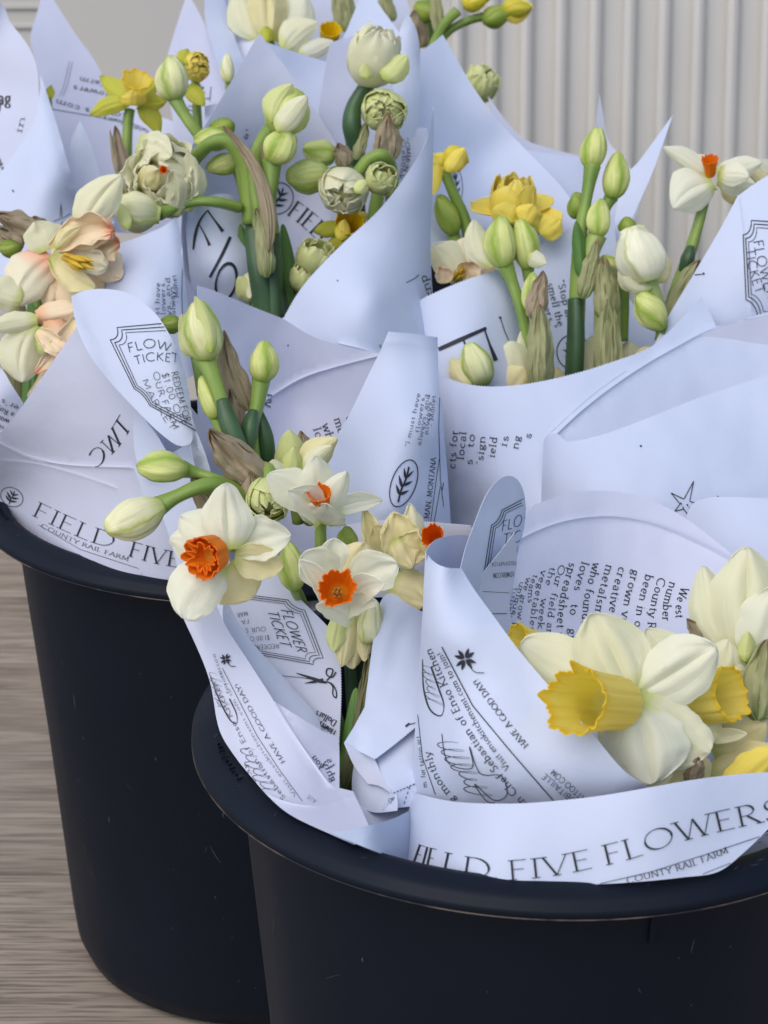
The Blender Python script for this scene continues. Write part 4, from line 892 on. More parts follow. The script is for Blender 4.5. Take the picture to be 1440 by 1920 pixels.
for pl, ww in (([(388, 395), (374, 415), (366, 440), (362, 468)], [2, 4, 6, 3]), ([(389, 394), (402, 412), (418, 434)], [3, 3, 7]), ([(374, 422), (384, 440), (393, 460)], [2, 3, 6]), ([(432, 444), (416, 478), (393, 520)], [6, 6, 4])): s.stroke(crom(pl, 6), [np.interp(i / (6 * (len(pl) - 1)), np.linspace(0, 1, len(ww)), ww) for i in range(6 * (len(pl) - 1) + 1)])
s.stroke([(424 + 18 * math.cos(t) - 8 * math.sin(t), 528 + 34 * math.sin(t) + 5 * math.cos(t)) for t in np.linspace(0, 6.28, 30)], [3 + 3 * abs(math.sin(i / 30 * 6.28)) for i in range(30)])
s.build_ink()
s = Sheet(w6, [(813, 200, 'c'), (800, 262), (766, 322), (712, 392), (650, 450), (598, 502), (560, 548), (531, 598, 'c'), (540, 690, 'c'), (712, 700), (770, 690, 'c'), (800, 640), (806, 540), (807, 450), (811, 330)][:0] or
          [(531, 598, 'cz'), (560, 548), (598, 502), (650, 450), (712, 392), (766, 322), (800, 262), (813, 200, 'c'), (811, 330), (807, 450), (812, 560), (830, 660, 'c'), (760, 730), (600, 740, 'c')],
          [(531, 598, .868), (650, 450, .868), (766, 322, .875), (813, 200, .90), (700, 560, .845), (640, 690, .845), (760, 600, .862), (790, 560, .885), (807, 450, .89)],
          WP, rolls=[(812, 660, 812, 190, 46, .9)], seed=28, ridges=[([(640, 645), (680, 655), (714, 667)], 3, .0012)])
s.text('dub', [(790, 518), (800, 545), (806, 560)], 14, 'serif'); s.stroke([(762, 530), (778, 522), (786, 515)], 1.6); s.stroke([(712, 646), (716, 656), (720, 646)], 1.8); s.stroke([(632, 525), (634, 527)], 2); s.build_ink()
s = Sheet(w6, [(205, 462, 'cz'), (250, 448), (300, 428), (330, 408, 'c'), (340, 450), (346, 520), (356, 600), (370, 700, 'c'), (300, 720), (180, 640), (150, 600, 'c'), (182, 540)],
          [(205, 462, .875), (330, 408, .875), (182, 540, .87), (280, 560, .845), (350, 560, .86), (330, 700, .85), (170, 610, .86)], WP, rolls=[(364, 650, 332, 408, 22, .7), (205, 455, 160, 600, 18, .6)], seed=29, ridges=[([(342, 470), (350, 560)], 2.5, .001)])
for t, x0, y0, x1, y1 in (('st have', 298, 590, 300, 530), ('lowers,', 310, 590, 309, 525), ('ys, and', 320, 592, 318, 520), ('always."', 329, 590, 325, 525), ('- Monet', 336, 568, 330, 515)): s.text(t, [(x0, y0), (x1, y1)], 8.5, 'bold', wt=.8)
s.stroke([(342, 504), (341, 560), (343, 606)], 1.0); s.build_ink()
# ---------- 7: behind centre: double bloom pocket
w7 = wrap('upright white wrap with a tight vertical roll, behind the two cream double buds', 690, 500, .98)
s = Sheet(w7, [(618, 82, 'c'), (638, 74), (655, 70, 'c'), (700, 60), (735, 140, 'c'), (750, 330), (770, 480), (640, 480, 'c'), (596, 300, 'c'), (598, 210), (606, 150)], [(618, 82, 1.02), (655, 70, 1.03), (735, 140, 1.03), (600, 250, 1.0), (700, 330, 1.01), (660, 460, .99)], LV, seed=30)
s = Sheet(w7, [(765, 26, 'c'), (752, 50), (745, 90), (738, 180), (730, 330), (725, 450, 'c'), (770, 470, 'c'), (790, 300), (786, 200), (788, 110, 'c'), (782, 60)], [(765, 26, 1.0), (738, 180, .99), (788, 110, 1.0), (730, 330, .985), (785, 300, .99)], WP, rolls=[(752, 40, 730, 330, 16, .8), (790, 300, 788, 80, 18, .8)], seed=31)
s = Sheet(w7, [(740, 280, 'c'), (752, 245), (770, 240), (800, 240, 'c'), (800, 420), (740, 420, 'c')], [(740, 280, .985), (800, 240, .995), (800, 400, .975), (745, 400, .97)], LV, seed=32, wob=.0008)
s.text('Y COMMUN', [(752, 245), (762, 285), (756, 320)], 8, 'bold'); s.text('facebook', [(744, 255), (754, 290), (748, 335)], 8, 'serif'); s.build_ink()
# ---------- 8: behind, with peak at top centre
w8 = wrap('white wrap behind, peaking at the top edge above the cream double bud', 600, 300, 1.12)
s = Sheet(w8, [(495, 78, 'c'), (560, 100), (618, 118, 'c'), (640, 78), (665, 20), (684, -30, 'c'), (715, 15), (748, 60, 'c'), (760, 300, 'c'), (560, 320, 'c'), (520, 140)], [(495, 78, 1.06), (618, 118, 1.08), (684, -20, 1.10), (748, 60, 1.09), (600, 250, 1.05), (740, 280, 1.05)], WP, seed=33)
s = Sheet(w8, [(410, 30, 'c'), (416, -30, 'c'), (640, -40, 'c'), (760, -10, 'c'), (790, 100, 'c'), (600, 160, 'c'), (490, 120, 'c'), (440, 80)], [(416, -20, 1.17), (640, -40, 1.20), (780, 90, 1.19), (600, 150, 1.15), (450, 90, 1.13)], LV, seed=34)
# ---------- 9: right of centre, tall peak with yellow flowers
w9 = wrap('tall white wrap with one sharp peak beside the fluted screen, yellow double flowers low inside', 900, 480, .98)
s = Sheet(w9, [(830, 65, 'c'), (812, 80), (788, 97, 'c'), (784, 200), (790, 480, 'c'), (900, 560), (1060, 520, 'c'), (1100, 430), (1060, 360), (1010, 305), (975, 270), (925, 215), (885, 160), (850, 100)],
          [(830, 65, 1.06), (788, 97, 1.04), (790, 400, .97), (925, 215, 1.05), (1060, 360, 1.01), (900, 500, .96), (900, 320, 1.05)], WP, seed=35)
s.sprig(855, 345, 12, 34, -.1, 1.4); s.build_ink()
s = Sheet(w9, [(985, 281, 'cz'), (1040, 290), (1096, 297, 'c'), (1105, 380), (1100, 470, 'c'), (1060, 460), (1010, 350, 'c')], [(985, 281, 1.06), (1096, 297, 1.07), (1100, 470, 1.02), (1010, 350, 1.04)], WP, seed=36)
s = Sheet(w9, [(915, 180, 'c'), (950, 228), (985, 262), (1030, 278), (1092, 294, 'c'), (1080, 330), (990, 320, 'c'), (930, 230)], [(915, 180, 1.09), (1092, 294, 1.09), (990, 320, 1.08)], LV, seed=37, wob=.0006)
s = Sheet(w9, [(1124, 174, 'c'), (1118, 205), (1117, 240), (1145, 268), (1190, 330), (1205, 345, 'c'), (1190, 440, 'c'), (1110, 450, 'c'), (1108, 300), (1114, 210)][:0] or
          [(1124, 174, 'c'), (1131, 215), (1140, 262), (1170, 300), (1205, 346, 'c'), (1185, 420), (1120, 470, 'c'), (1105, 330), (1117, 235)], [(1124, 174, 1.03), (1205, 346, 1.03), (1120, 470, 1.0), (1110, 300, 1.04)], LV, seed=38)
s = Sheet(w9, [(1262, 215, 'c'), (1238, 248), (1200, 300), (1165, 345), (1150, 440, 'c'), (1160, 470, 'c'), (1190, 400), (1225, 320)], [(1262, 215, 1.01), (1165, 345, .99), (1160, 470, .97), (1225, 320, .985)], WP, seed=39, wob=.0006)
# ---------- 10: right middle
w10 = wrap('white wrap with rolled left edge and upright columns of small words, right of centre', 980, 900, .88)
s = Sheet(w10, [(1008, 462, 'cz'), (1050, 440), (1090, 406, 'c'), (1150, 404, 'c'), (1158, 470), (1180, 560), (1240, 620, 'c'), (1180, 740), (1000, 760), (960, 700, 'c'), (975, 600)], [(1008, 462, .955), (1090, 406, .965), (1150, 404, .97), (1160, 560, .955), (1100, 720, .91), (980, 700, .91)], WP, seed=40)
for t, x0, y0, x1, y1 in (('"Stop and', 1045, 527, 1066, 612), ('smell the', 1026, 532, 1046, 612), ('flowers."', 1006, 535, 1032, 618)): s.text(t, [(x0, y0), (x1, y1)], 13, 'bold', wt=.85)
s.sprig(1075, 660, 31, 33, -.15, 2.0); s.build_ink()
s = Sheet(w10, [(773, 582, 'c'), (778, 570), (800, 556, 'cz'), (860, 530), (925, 508), (945, 502, 'c'), (962, 540), (972, 590), (985, 650), (1000, 740, 'c'), (880, 760), (800, 740, 'c'), (786, 650)],
          [(773, 582, .885), (860, 530, .885), (945, 502, .90), (985, 650, .895), (880, 640, .868), (800, 720, .87), (960, 720, .88)], WP, rolls=[(772, 570, 800, 740, 26, .9), (990, 700, 950, 500, 24, .7)], seed=41)
s.stroke([(822, 655), (860, 638), (912, 615)], [7, 8, 6]); s.stroke([(908, 616), (918, 645), (930, 676)], [3, 4, 9]); s.stroke([(868, 634), (872, 646)], [4, 3]); s.stroke([(938, 595), (946, 620), (954, 638)], 1.6); s.stroke([(936, 594), (940, 597)], 4)
s.build_ink()
s = Sheet(w10, [(818, 690, 'c'), (826, 704, 'cz'), (870, 719), (925, 725), (1000, 718), (1080, 700), (1150, 678), (1212, 655), (1248, 628), (1315, 556, 'c'), (1330, 585), (1343, 612, 'c'), (1460, 580, 'c'), (1470, 800, 'c'), (1100, 1000), (1000, 1090), (860, 1090, 'c'), (842, 980), (830, 830)],
          [(822, 700, .850), (870, 719, .835), (1000, 718, .825), (1150, 678, .835), (1315, 556, .87), (1440, 585, .875), (842, 980, .835), (920, 900, .81), (1100, 850, .81), (1300, 750, .84), (1050, 1050, .79)],
          WP, rolls=[(820, 680, 845, 990, 30, .9)], ridges=[([(1035, 822), (1100, 762), (1180, 703), (1260, 655), (1343, 614), (1450, 588)], 2.8, .0017), ([(1030, 812), (1110, 740), (1180, 690)], 1.6, .0005)], seed=42)
for t, x, y0, y1 in (('cts for', 856, 879, 806), ('local', 872, 862, 810), ('s  to', 888, 872, 814), ("'sign", 908, 870, 818), ('ield', 930, 858, 820), ('is', 952, 838, 818), ('ng', 974, 842, 818), ('s', 996, 824, 814)): s.text(t, [(x - 3, y0), (x + 2, y1)], 13, 'bold', wt=.85)
s.build_ink()
# ---------- 11: FLOWER TICKET wrap top right
w11 = wrap('white wrap at the right edge with a printed ticket on its slanting upper corner', 1440, 640, .9)
s = Sheet(w11, [(1470, 312, 'c'), (1425, 338), (1383, 368, 'c'), (1350, 430), (1300, 515), (1255, 590), (1225, 650, 'c'), (1300, 700, 'c'), (1480, 620, 'c')], [(1470, 312, .90), (1383, 368, .90), (1300, 515, .885), (1225, 650, .87), (1440, 500, .875), (1470, 620, .885)], WP, ridges=[([(1385, 370), (1402, 500), (1410, 590)], 2, .0007)], seed=43)
s.ticket([(1392, 412), (1520, 420), (1560, 620), (1400, 590)], full=False, w=1.8, title=False)
s.text('FLOWER', [(1412, 452), (1422, 500), (1440, 560)], 18, 'sans', wt=1.1); s.text('TICKET', [(1398, 466), (1405, 510), (1418, 552)], 17, 'sans', wt=1.1)
s.stroke([(1302, 515), (1316, 514)], 1.6); s.stroke([(1317, 513), (1321, 513)], 4); s.build_ink()
# ---------- 12: big blank right
w12 = wrap('big blank white wrap at the right edge, a small star near its lower corner', 1300, 1080, .85)
s = Sheet(w12, [(1048, 818, 'c'), (1100, 762), (1180, 704), (1260, 656), (1343, 616), (1480, 580, 'c'), (1490, 800, 'c'), (1200, 900), (1060, 880, 'c')], [(1048, 818, .815), (1180, 704, .84), (1343, 616, .86), (1480, 585, .865), (1480, 740, .87), (1200, 860, .84), (1080, 860, .815)], LV, seed=44)
s.stroke([(1372, 722), (1380, 717)], 3); s.build_ink()
s = Sheet(w12, [(1020, 826, 'c'), (1026, 816), (1045, 813, 'c'), (1058, 824), (1062, 829, 'cz'), (1120, 818), (1200, 790), (1300, 750), (1400, 716), (1480, 690, 'c'), (1490, 1060, 'c'), (1400, 1080), (1200, 1080, 'c'), (1010, 1060, 'c'), (1014, 950), (1018, 880)],
          [(1024, 826, .800), (1062, 829, .790), (1200, 790, .782), (1400, 716, .80), (1480, 700, .805), (1016, 960, .79), (1100, 920, .765), (1300, 920, .76), (1470, 900, .775), (1200, 1060, .75), (1460, 1050, .76)],
          WP, rolls=[(1018, 815, 1012, 1060, 36, .9)], seed=45)
for a in range(5):
    c = (1285, 945); t0 = R(-70 + 72 * a); L_ = (46, 26, 22, 24, 34)[a]; p0 = (c[0] + 10 * math.cos(t0 - .6), c[1] + 10 * math.sin(t0 - .6)); p1 = (c[0] + L_ * math.cos(t0), c[1] + L_ * math.sin(t0)); p2 = (c[0] + 10 * math.cos(t0 + .6), c[1] + 10 * math.sin(t0 + .6)); s.stroke([p0, p1], 1.6); s.stroke([p1, p2], 1.6)
for x_, y_ in ((1280, 950), (1288, 945), (1276, 942)): s.stroke([(x_, y_), (x_ + 2, y_ + 4)], 2.2)
s.stroke([(1200, 835), (1203, 837)], 3); s.stroke([(1345, 930), (1347, 932)], 2.5); s.build_ink()
s = Sheet(w12, [(1282, 1010, 'c'), (1288, 965), (1300, 944), (1325, 934), (1360, 932), (1480, 936, 'c'), (1490, 1120, 'c'), (1380, 1120), (1290, 1060, 'c')], [(1290, 990, .752), (1325, 934, .75), (1480, 936, .748), (1470, 1100, .73), (1380, 1060, .735)], WP, wob=.0006, seed=46)
# ---------- 13: left edge curled wrap
w13 = wrap('white wrap at the left edge with a broad curled blank front, behind the salmon flowers', 60, 520, 1.0)
s = Sheet(w13, [(-40, -20, 'c'), (4, 8), (18, 40), (38, 65), (58, 95), (70, 130), (74, 190, 'c'), (60, 260), (-40, 400, 'c')], [(-30, 0, 1.03), (4, 8, 1.04), (70, 130, 1.02), (60, 260, .99), (-30, 380, .98), (20, 200, 1.03)], LV, seed=47)
s.text('g', [(-8, 215), (-6, 178)], 34, 'title', flip=False); s.text('tag', [(-14, 196), (20, 196)], 26, 'serif')
for i in range(4): s.text('sweet pea', [(12 - 7 * i, 326 - 18 * i), (-14 - 7 * i, 268 - 18 * i)], 8, 'bold')
s.text('in', [(40, 250), (47, 220)], 12, 'serif'); s.build_ink()
s = Sheet(w13, [(76, 140, 'c'), (75, 175), (64, 225), (36, 275), (0, 326), (-40, 370, 'c'), (-40, 560, 'c'), (60, 540), (150, 470, 'c'), (146, 380), (128, 310), (104, 225)], [(76, 140, 1.0), (30, 280, .985), (-40, 370, .975), (146, 380, .97), (90, 340, .955), (0, 480, .94), (110, 460, .95)], WP, rolls=[(146, 400, 80, 140, 22, .6), (80, 130, 60, 240, 12, .5)], seed=48)
s.stroke([(23, 356), (26, 360)], 2.5); s.stroke([(100, 415), (113, 410), (114, 380), (117, 410), (132, 400)], 1.2); s.stroke([(117, 415), (108, 440)], 1.2); s.build_ink()
w14 = wrap('tall pointed white wrap with upside down web address, behind the yellow green flower', 200, 420, 1.08)
s = Sheet(w14, [(82, -30, 'c'), (72, 15), (57, 70), (66, 110), (80, 180), (100, 300, 'c'), (140, 420), (380, 440, 'c'), (420, 300), (380, 200), (330, 230, 'c'), (205, 180, 'c'), (180, 118), (140, 62)],
          [(82, -30, 1.16), (57, 70, 1.13), (180, 118, 1.14), (120, 300, 1.08), (260, 260, 1.12), (380, 240, 1.10), (300, 420, 1.04)], LV, seed=49)
s.text('railfarm', [(232, 157), (192, 153), (150, 144)], 8.5, 'bold'); s.text('fiveflowers', [(250, 184), (195, 172), (138, 160)], 9, 'bold'); s.text('flowers.com', [(245, 214), (170, 204), (106, 186)], 9.5, 'bold')
s.text('fieldfiveflowers', [(280, 244), (240, 228), (196, 218)], 8, 'bold'); s.stroke([(95, 204), (200, 222)], 1.); s.stroke([(130, 115), (120, 160), (112, 180)], .7); s.stroke([(136, 115), (126, 160), (118, 180)], .7)
s.build_ink()
s = Sheet(w14, [(150, 226, 'c'), (136, 258), (128, 290), (135, 330), (146, 376, 'c'), (160, 430), (215, 420, 'c'), (190, 335), (168, 265)], [(150, 226, 1.03), (128, 290, 1.02), (190, 335, 1.02), (160, 420, 1.0)], WP, rolls=[(140, 230, 130, 370, 16, .6)], seed=50)
w15 = wrap('pair of narrow pointed wraps rising to the top edge left of the white hanging bloom', 370, 300, 1.1)
s = Sheet(w15, [(352, -14, 'c'), (335, 35), (314, 104, 'c'), (320, 200), (350, 300), (440, 300, 'c'), (420, 120), (396, 70), (372, 22)], [(352, -14, 1.13), (314, 104, 1.11), (396, 70, 1.12), (370, 280, 1.06), (430, 250, 1.07)], LV, seed=51)
s.clover(373, 170, 12); s.stroke([(396, 162), (393, 190)], 1.2); s.text('ITI', [(358, 216), (364, 200)], 10, 'serif'); s.build_ink()
s = Sheet(w15, [(385, -30, 'c'), (384, 30), (396, 78), (420, 160), (450, 220, 'c'), (470, 140, 'c'), (440, 70), (415, -30, 'c')], [(385, -30, 1.15), (415, -30, 1.16), (440, 200, 1.08), (450, 100, 1.10)], WP, rolls=[(445, 100, 415, -30, 14, .6)], seed=52)
s = Sheet(w15, [(414, -30, 'c'), (424, 10), (445, 55), (500, 80, 'c'), (450, 200), (420, 160, 'c'), (410, 60)], [(414, -30, 1.17), (445, 55, 1.13), (500, 80, 1.10), (430, 160, 1.10)], LV, seed=53)
s = Sheet(w15, [(384, 200, 'c'), (402, 195), (420, 198, 'c'), (400, 300), (384, 300, 'c')], [(384, 200, 1.03), (420, 198, 1.03), (390, 300, 1.0)], WP, seed=54, wob=.0003)
# ================================================================== FLOWERS
GF = 'cut daffodils and narcissi standing in the bouquets'
def stemthing(name, label, cat, x, y, d):
    return thing(name, label, cat, W(x, y, d), GF)
CW, IV, PW, LC, YP, YG = 'cream white petal', 'ivory petal', 'pure white petal', 'lime cream petal', 'yellow petal', 'yellow green petal'
# ---- big white flower with orange cup, lower left centre
f = stemthing('daffodil', 'white daffodil with a side-on orange cup, hanging over the black rims, lowest at the left', 'flower', 440, 1040, .62)
D = .60
petal(f, (435, 1030, D), (338, 968, D + .008), 44, PW, e=1., cup=-.25, ruf=.5, q=.5, bw=.4)
petal(f, (430, 1035, D + .003), (318, 1010, D + .010), 40, PW, e=1.0, cup=-.2, ruf=.5, q=.5, bw=.4)
petal(f, (440, 1030, D + .002), (545, 1004, D + .006), 42, PW, e=.95, cup=.35, ruf=.5, bend=-10, q=.5)
petal(f, (425, 1060, D + .001), (474, 1120, D + .010), 52, IV, e=.85, cup=-.3, ruf=.7, q=.42, bw=.4)
petal(f, (440, 1045, D + .0), (530, 1062, D + .006), 34, IV, e=.9, cup=.3, ruf=.7, q=.45, bw=.4)
petal(f, (432, 1030, D - .002), (424, 906, D - .006), 45, PW, pt=.2, e=.88, cup=-.35, ruf=.45, q=.5, bw=.4, rib=1.6, bend=-3)
petal(f, (408, 1056, D - .003), (342, 1158, D - .008), 52, PW, pt=.05, e=1.05, cup=-.3, ruf=.6, q=.45, bw=.35, bend=12)
corona(f, (406, 1035, D - .006), (377, 1047, D - .014), 32, 40, 'orange corona', frill=.16, prof=.8, lobes=7)
corona(f, (400, 1038, D - .007), (378, 1047, D - .0135), 16, 27, 'orange corona', frill=.5, prof=.8, lobes=4, name='crumpled_inner_cup')
tube(f, [(436, 1026, D + .004), (470, 1000, D + .03), (490, 990, D + .06), (500, 1060, D + .09)], [20, 20, 22, 24], 'pale green stem')
# ---- upper white flower, cup seen from the side
f = stemthing('daffodil', 'upward facing white daffodil with a tiny orange crown, above the ruffled one', 'flower', 600, 980, .68)
D = .665
tube(f, [(602, 968, D), (602, 1030, D + .006), (615, 1120, D + .02)], [21, 22, 24])
petal(f, (596, 950, D + .004), (592, 854, D - .004), 33, PW, e=.85, cup=-.3, ruf=.4, q=.5, bw=.4)
petal(f, (590, 955, D + .002), (502, 890, D - .002), 38, PW, e=1.1, cup=-.2, ruf=.4, q=.45, bw=.35, bend=8)
petal(f, (630, 955, D + .008), (716, 938, D + .016), 20, PW, e=.85, cup=.3, ruf=.5, q=.45, bw=.4, bend=-6)
corona(f, (603, 952, D - .008), (599, 924, D - .016), 14, 20, 'orange corona', frill=.14, lobes=12)
petal(f, (622, 968, D - .004), (650, 884, D - .010), 23, PW, e=1.0, cup=-.5, ruf=.6, q=.5, bw=.5, bend=-10)
petal(f, (604, 978, D - .006), (540, 920, D - .018), 32, PW, e=1.1, cup=.2, ruf=.5, q=.5, bw=.6, bend=14)
petal(f, (600, 980, D - .006), (612, 944, D - .018), 44, PW, e=.75, cup=-.3, ruf=.5, q=.6, bw=.5)
petal(f, (596, 978, D - .004), (572, 920, D - .016), 28, PW, e=.95, cup=-.3, ruf=.3, q=.4, bw=.6)
# ---- ruffled white flower with stamens
f = stemthing('daffodil', 'ruffled white daffodil showing stamens inside its orange cup, in the front left bouquet', 'flower', 640, 1110, .64)
D = .612
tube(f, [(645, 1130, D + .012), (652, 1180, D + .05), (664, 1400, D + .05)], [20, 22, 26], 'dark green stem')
petal(f, (640, 1095, D + .006), (566, 1040, D - .006), 40, PW, e=1.25, cup=.2, ruf=.6, q=.4, bw=.4)
petal(f, (645, 1100, D + .006), (624, 1010, D - .002), 36, PW, e=1.05, cup=.1, ruf=.6, q=.42, bw=.4, bend=-8)
petal(f, (655, 1095, D + .004), (682, 1018, D - .002), 40, IV, e=1.1, cup=-.3, ruf=.6, q=.4, bw=.5)
petal(f, (655, 1100, D + .005), (744, 1056, D - .006), 44, PW, e=1.2, cup=.2, ruf=.6, q=.38, bw=.35, bend=-6)
corona(f, (635, 1112, D - .013), (631, 1102, D - .024), 16, 34, 'orange corona', frill=.16, lobes=6, prof=.7)
stamens(f, (634, 1114, D - .013), (632, 1110, D - .026), 8)
petal(f, (618, 1146, D - .004), (562, 1050, D - .018), 19, PW, e=1.0, cup=.5, ruf=.5, q=.42, bw=.7, bend=14)
petal(f, (650, 1140, D - .004), (720, 1092, D - .022), 27, PW, e=.95, cup=.35, ruf=.4, q=.45, bw=.5, bend=-14)
petal(f, (664, 1168, D - .004), (594, 1134, D - .018), 22, PW, e=.8, cup=-.5, ruf=.8, q=.42, bw=.5, bend=8)
petal(f, (640, 1160, D - .003), (708, 1130, D - .014), 20, PW, e=.85, cup=.5, ruf=.8, q=.42, bw=.5, bend=-14)
# ---- withered cream flower to its right
f = stemthing('daffodil', 'creamy crumpled daffodil with folded petals, left of the small orange cup on the roll', 'flower', 745, 1040, .68)
D = .68
tube(f, [(740, 1060, D + .01), (745, 1180, D + .02)], [20, 24], 'pale green stem')
petal(f, (745, 1060, D), (682, 955, D), 24, IV, cup=.6, ruf=1.2, q=.5, bw=.4, bend=-8)
petal(f, (750, 1050, D - .004), (700, 985, D - .01), 30, IV, cup=-.5, ruf=1.2, q=.45, bw=.4)
petal(f, (755, 1050, D - .006), (740, 960, D - .008), 36, IV, cup=.5, ruf=1.1, q=.45, bw=.4)
petal(f, (770, 1060, D - .004), (768, 944, D - .002), 24, CW, cup=-.6, ruf=1., q=.5, bw=.4, bend=6)
petal(f, (745, 1020, D - .012), (800, 1040, D - .01), 34, IV, cup=.5, ruf=1.2, q=.45, bw=.5, e=.9)
petal(f, (742, 1010, D - .014), (772, 1066, D - .016), 26, IV, cup=-.5, ruf=1.1, q=.5, bw=.5)
petal(f, (730, 1100, D - .006), (800, 1130, D - .012), 44, IV, cup=-.3, ruf=.7, q=.4, bw=.5, bend=-6)
f = stemthing('daffodil', 'small bright orange cup peeping out at the top of the white paper roll', 'flower', 815, 1010, .66)
corona(f, (822, 1016, .665), (810, 1004, .650), 12, 21, 'orange corona', frill=.2, lobes=8)
petal(f, (822, 1016, .668), (786, 1040, .672), 20, IV, cup=-.3); petal(f, (824, 1020, .670), (850, 1045, .672), 20, IV, cup=-.3)
tube(f, [(824, 1020, .67), (830, 1100, .68)], [16, 18])
# ---- buds and lower ones round them
f = stemthing('daffodil_bud', 'pale closed bud tucked between the two lower orange-cupped flowers', 'flower bud', 548, 1060, .65)
bud(f, (552, 1105, .652), (540, 1016, .648), 52, 'lime bud', twist=.3); tube(f, [(552, 1100, .655), (572, 1150, .675), (620, 1300, .69)], [22, 22, 22])
f = stemthing('daffodil_bud', 'plump green bud half hidden behind the ruffled white daffodil', 'flower bud', 650, 1010, .68)
bud(f, (650, 1040, .682), (648, 986, .684), 42, 'green bud'); tube(f, [(650, 1035, .685), (652, 1140, .69)], [20, 22])
f = stemthing('daffodil', 'drooping cream trumpet under the ruffled daffodil, above the dark leaves', 'flower', 655, 1200, .65)
D = .642
petal(f, (650, 1150, D), (662, 1254, D + .002), 30, IV, cup=-.6, ruf=.6, q=.45, bw=.6); petal(f, (655, 1150, D - .003), (640, 1250, D - .002), 22, IV, cup=-.5, ruf=.6, q=.45, bw=.6)
petal(f, (640, 1150, D - .005), (625, 1222, D - .004), 20, LC, cup=-.5, ruf=.5, q=.45, bw=.6); petal(f, (676, 1150, D - .002), (684, 1240, D), 18, IV, cup=-.5, ruf=.5, q=.45, bw=.6)
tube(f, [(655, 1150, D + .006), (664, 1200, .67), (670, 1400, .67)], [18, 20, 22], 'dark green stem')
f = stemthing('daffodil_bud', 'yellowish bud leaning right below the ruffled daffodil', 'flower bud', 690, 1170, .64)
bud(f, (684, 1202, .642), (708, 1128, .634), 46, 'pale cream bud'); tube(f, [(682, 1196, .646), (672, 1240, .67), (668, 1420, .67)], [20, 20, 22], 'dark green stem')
f = stemthing('daffodil_leaf', 'grey green withered leaf with a long twist, in the gap between the two front wraps', 'leaf', 680, 1300, .64)
spathe(f, (648, 1480, .622), (722, 1175, .640), 27, 'olive withered leaf', bend=12, q=.4); spathe(f, (652, 1500, .626), (690, 1225, .644), 22, 'olive withered leaf', bend=10, q=.4)
f = stemthing('daffodil_leaf', 'dark green leaf blade standing in the shadowed gap between the two front wraps', 'leaf', 660, 1430, .63)
petal(f, (650, 1560, .628), (668, 1290, .640), 22, 'leaf green', cup=-.4, q=.35, ruf=.3); petal(f, (662, 1560, .634), (700, 1330, .642), 26, 'leaf green', cup=-.4, q=.35, ruf=.3); petal(f, (630, 1540, .640), (634, 1330, .650), 22, 'leaf green', cup=-.4, q=.35, ruf=.3)
# ---- tall buds at the centre left
f = stemthing('narcissus_stem', 'tall cream and green bud with a smaller one beneath, beside the leaf flap', 'flower buds', 430, 800, .70)
D = .70
bud(f, (388, 676, D), (372, 562, D - .004), 78, 'cream bud', twist=.25, phase=.15, fat=.85)
petal(f, (396, 660, D - .010), (366, 556, D - .012), 15, LC, cup=-.7, q=.45, ruf=.5, bend=6); petal(f, (362, 668, D + .002), (342, 590, D - .006), 24, LC, cup=-.8, q=.45, ruf=.3, bend=6)
tube(f, [(384, 668, D + .002), (400, 710, D), (420, 770, D), (445, 850, D + .005), (470, 900, D + .01)], [44, 30, 27, 30, 34])
bud(f, (405, 785, D + .004), (378, 704, D + .004), 42, 'lime bud', twist=.3); tube(f, [(402, 778, D + .006), (420, 815, D + .006), (450, 850, D + .008)], [26, 22, 24])
tube(f, [(416, 750, D - .002), (428, 790, D - .004), (448, 842, D - .004), (470, 880, D)], [22, 36, 34, 26], 'dark green stem', name='stem_joint')
f = stemthing('narcissus_stem', 'slim upright bud on its own stalk, right of the dry spathe at the centre', 'flower bud', 485, 800, .71)
bud(f, (492, 716, D + .008), (496, 638, D + .006), 56, 'lime bud', twist=.3, phase=.6); tube(f, [(490, 708, D + .010), (482, 760, D + .01), (470, 815, D + .01), (478, 900, D + .015)], [36, 27, 30, 36])
tube(f, [(476, 770, D + .006), (468, 805, D + .004), (462, 850, D + .004)], [18, 36, 24], 'dark green stem', name='stem_joint')
tube(f, [(484, 768, D + .014), (498, 820, D + .014), (500, 880, D + .02)], [14, 30, 34], 'dark green stem', name='leaf_stem')
f = stemthing('dry_spathe', 'long papery brown spathe between the tall bud and the slim bud at the centre', 'dry spathe', 440, 700, .71)
spathe(f, (466, 770, D + .016), (420, 620, D + .012), 26, bend=-12); spathe(f, (452, 860, D + .012), (430, 730, D + .014), 22)
f = stemthing('dry_spathe', 'wide crumpled brown spathe above the two buds that lie sideways', 'dry spathe', 440, 870, .69)
spathe(f, (500, 905, .692), (392, 806, .685), 38, bend=-8, q=.45); spathe(f, (480, 985, .690), (360, 888, .690), 28, bend=-26, q=.45); spathe(f, (478, 1000, .696), (470, 880, .690), 26, q=.4)
f = stemthing('narcissus_stem', 'smaller of the two buds lying sideways, yellow green, pointing left above the bigger cream one', 'flower bud', 370, 885, .69)
bud(f, (352, 882, .686), (256, 872, .680), 60, 'lime bud', twist=.2, phase=.3, fat=1.0); tube(f, [(340, 880, .688), (372, 888, .69), (410, 900, .69), (470, 930, .70)], [36, 20, 20, 24])
f = stemthing('narcissus_stem', 'larger cream bud lying sideways on a thick green stalk, pointing left over the title letters', 'flower bud', 380, 940, .68)
bud(f, (306, 948, .676), (198, 994, .668), 78, 'pale cream bud', twist=.12, phase=.8, fat=1.0, blunt=.3); tube(f, [(294, 952, .678), (330, 932, .678), (372, 914, .680), (410, 910, .685), (460, 935, .695)], [42, 27, 29, 32, 30])
f = stemthing('daffodil', 'tight round double bud with pale green folded petals, left of the upward facing daffodil', 'flower bud', 500, 940, .68)
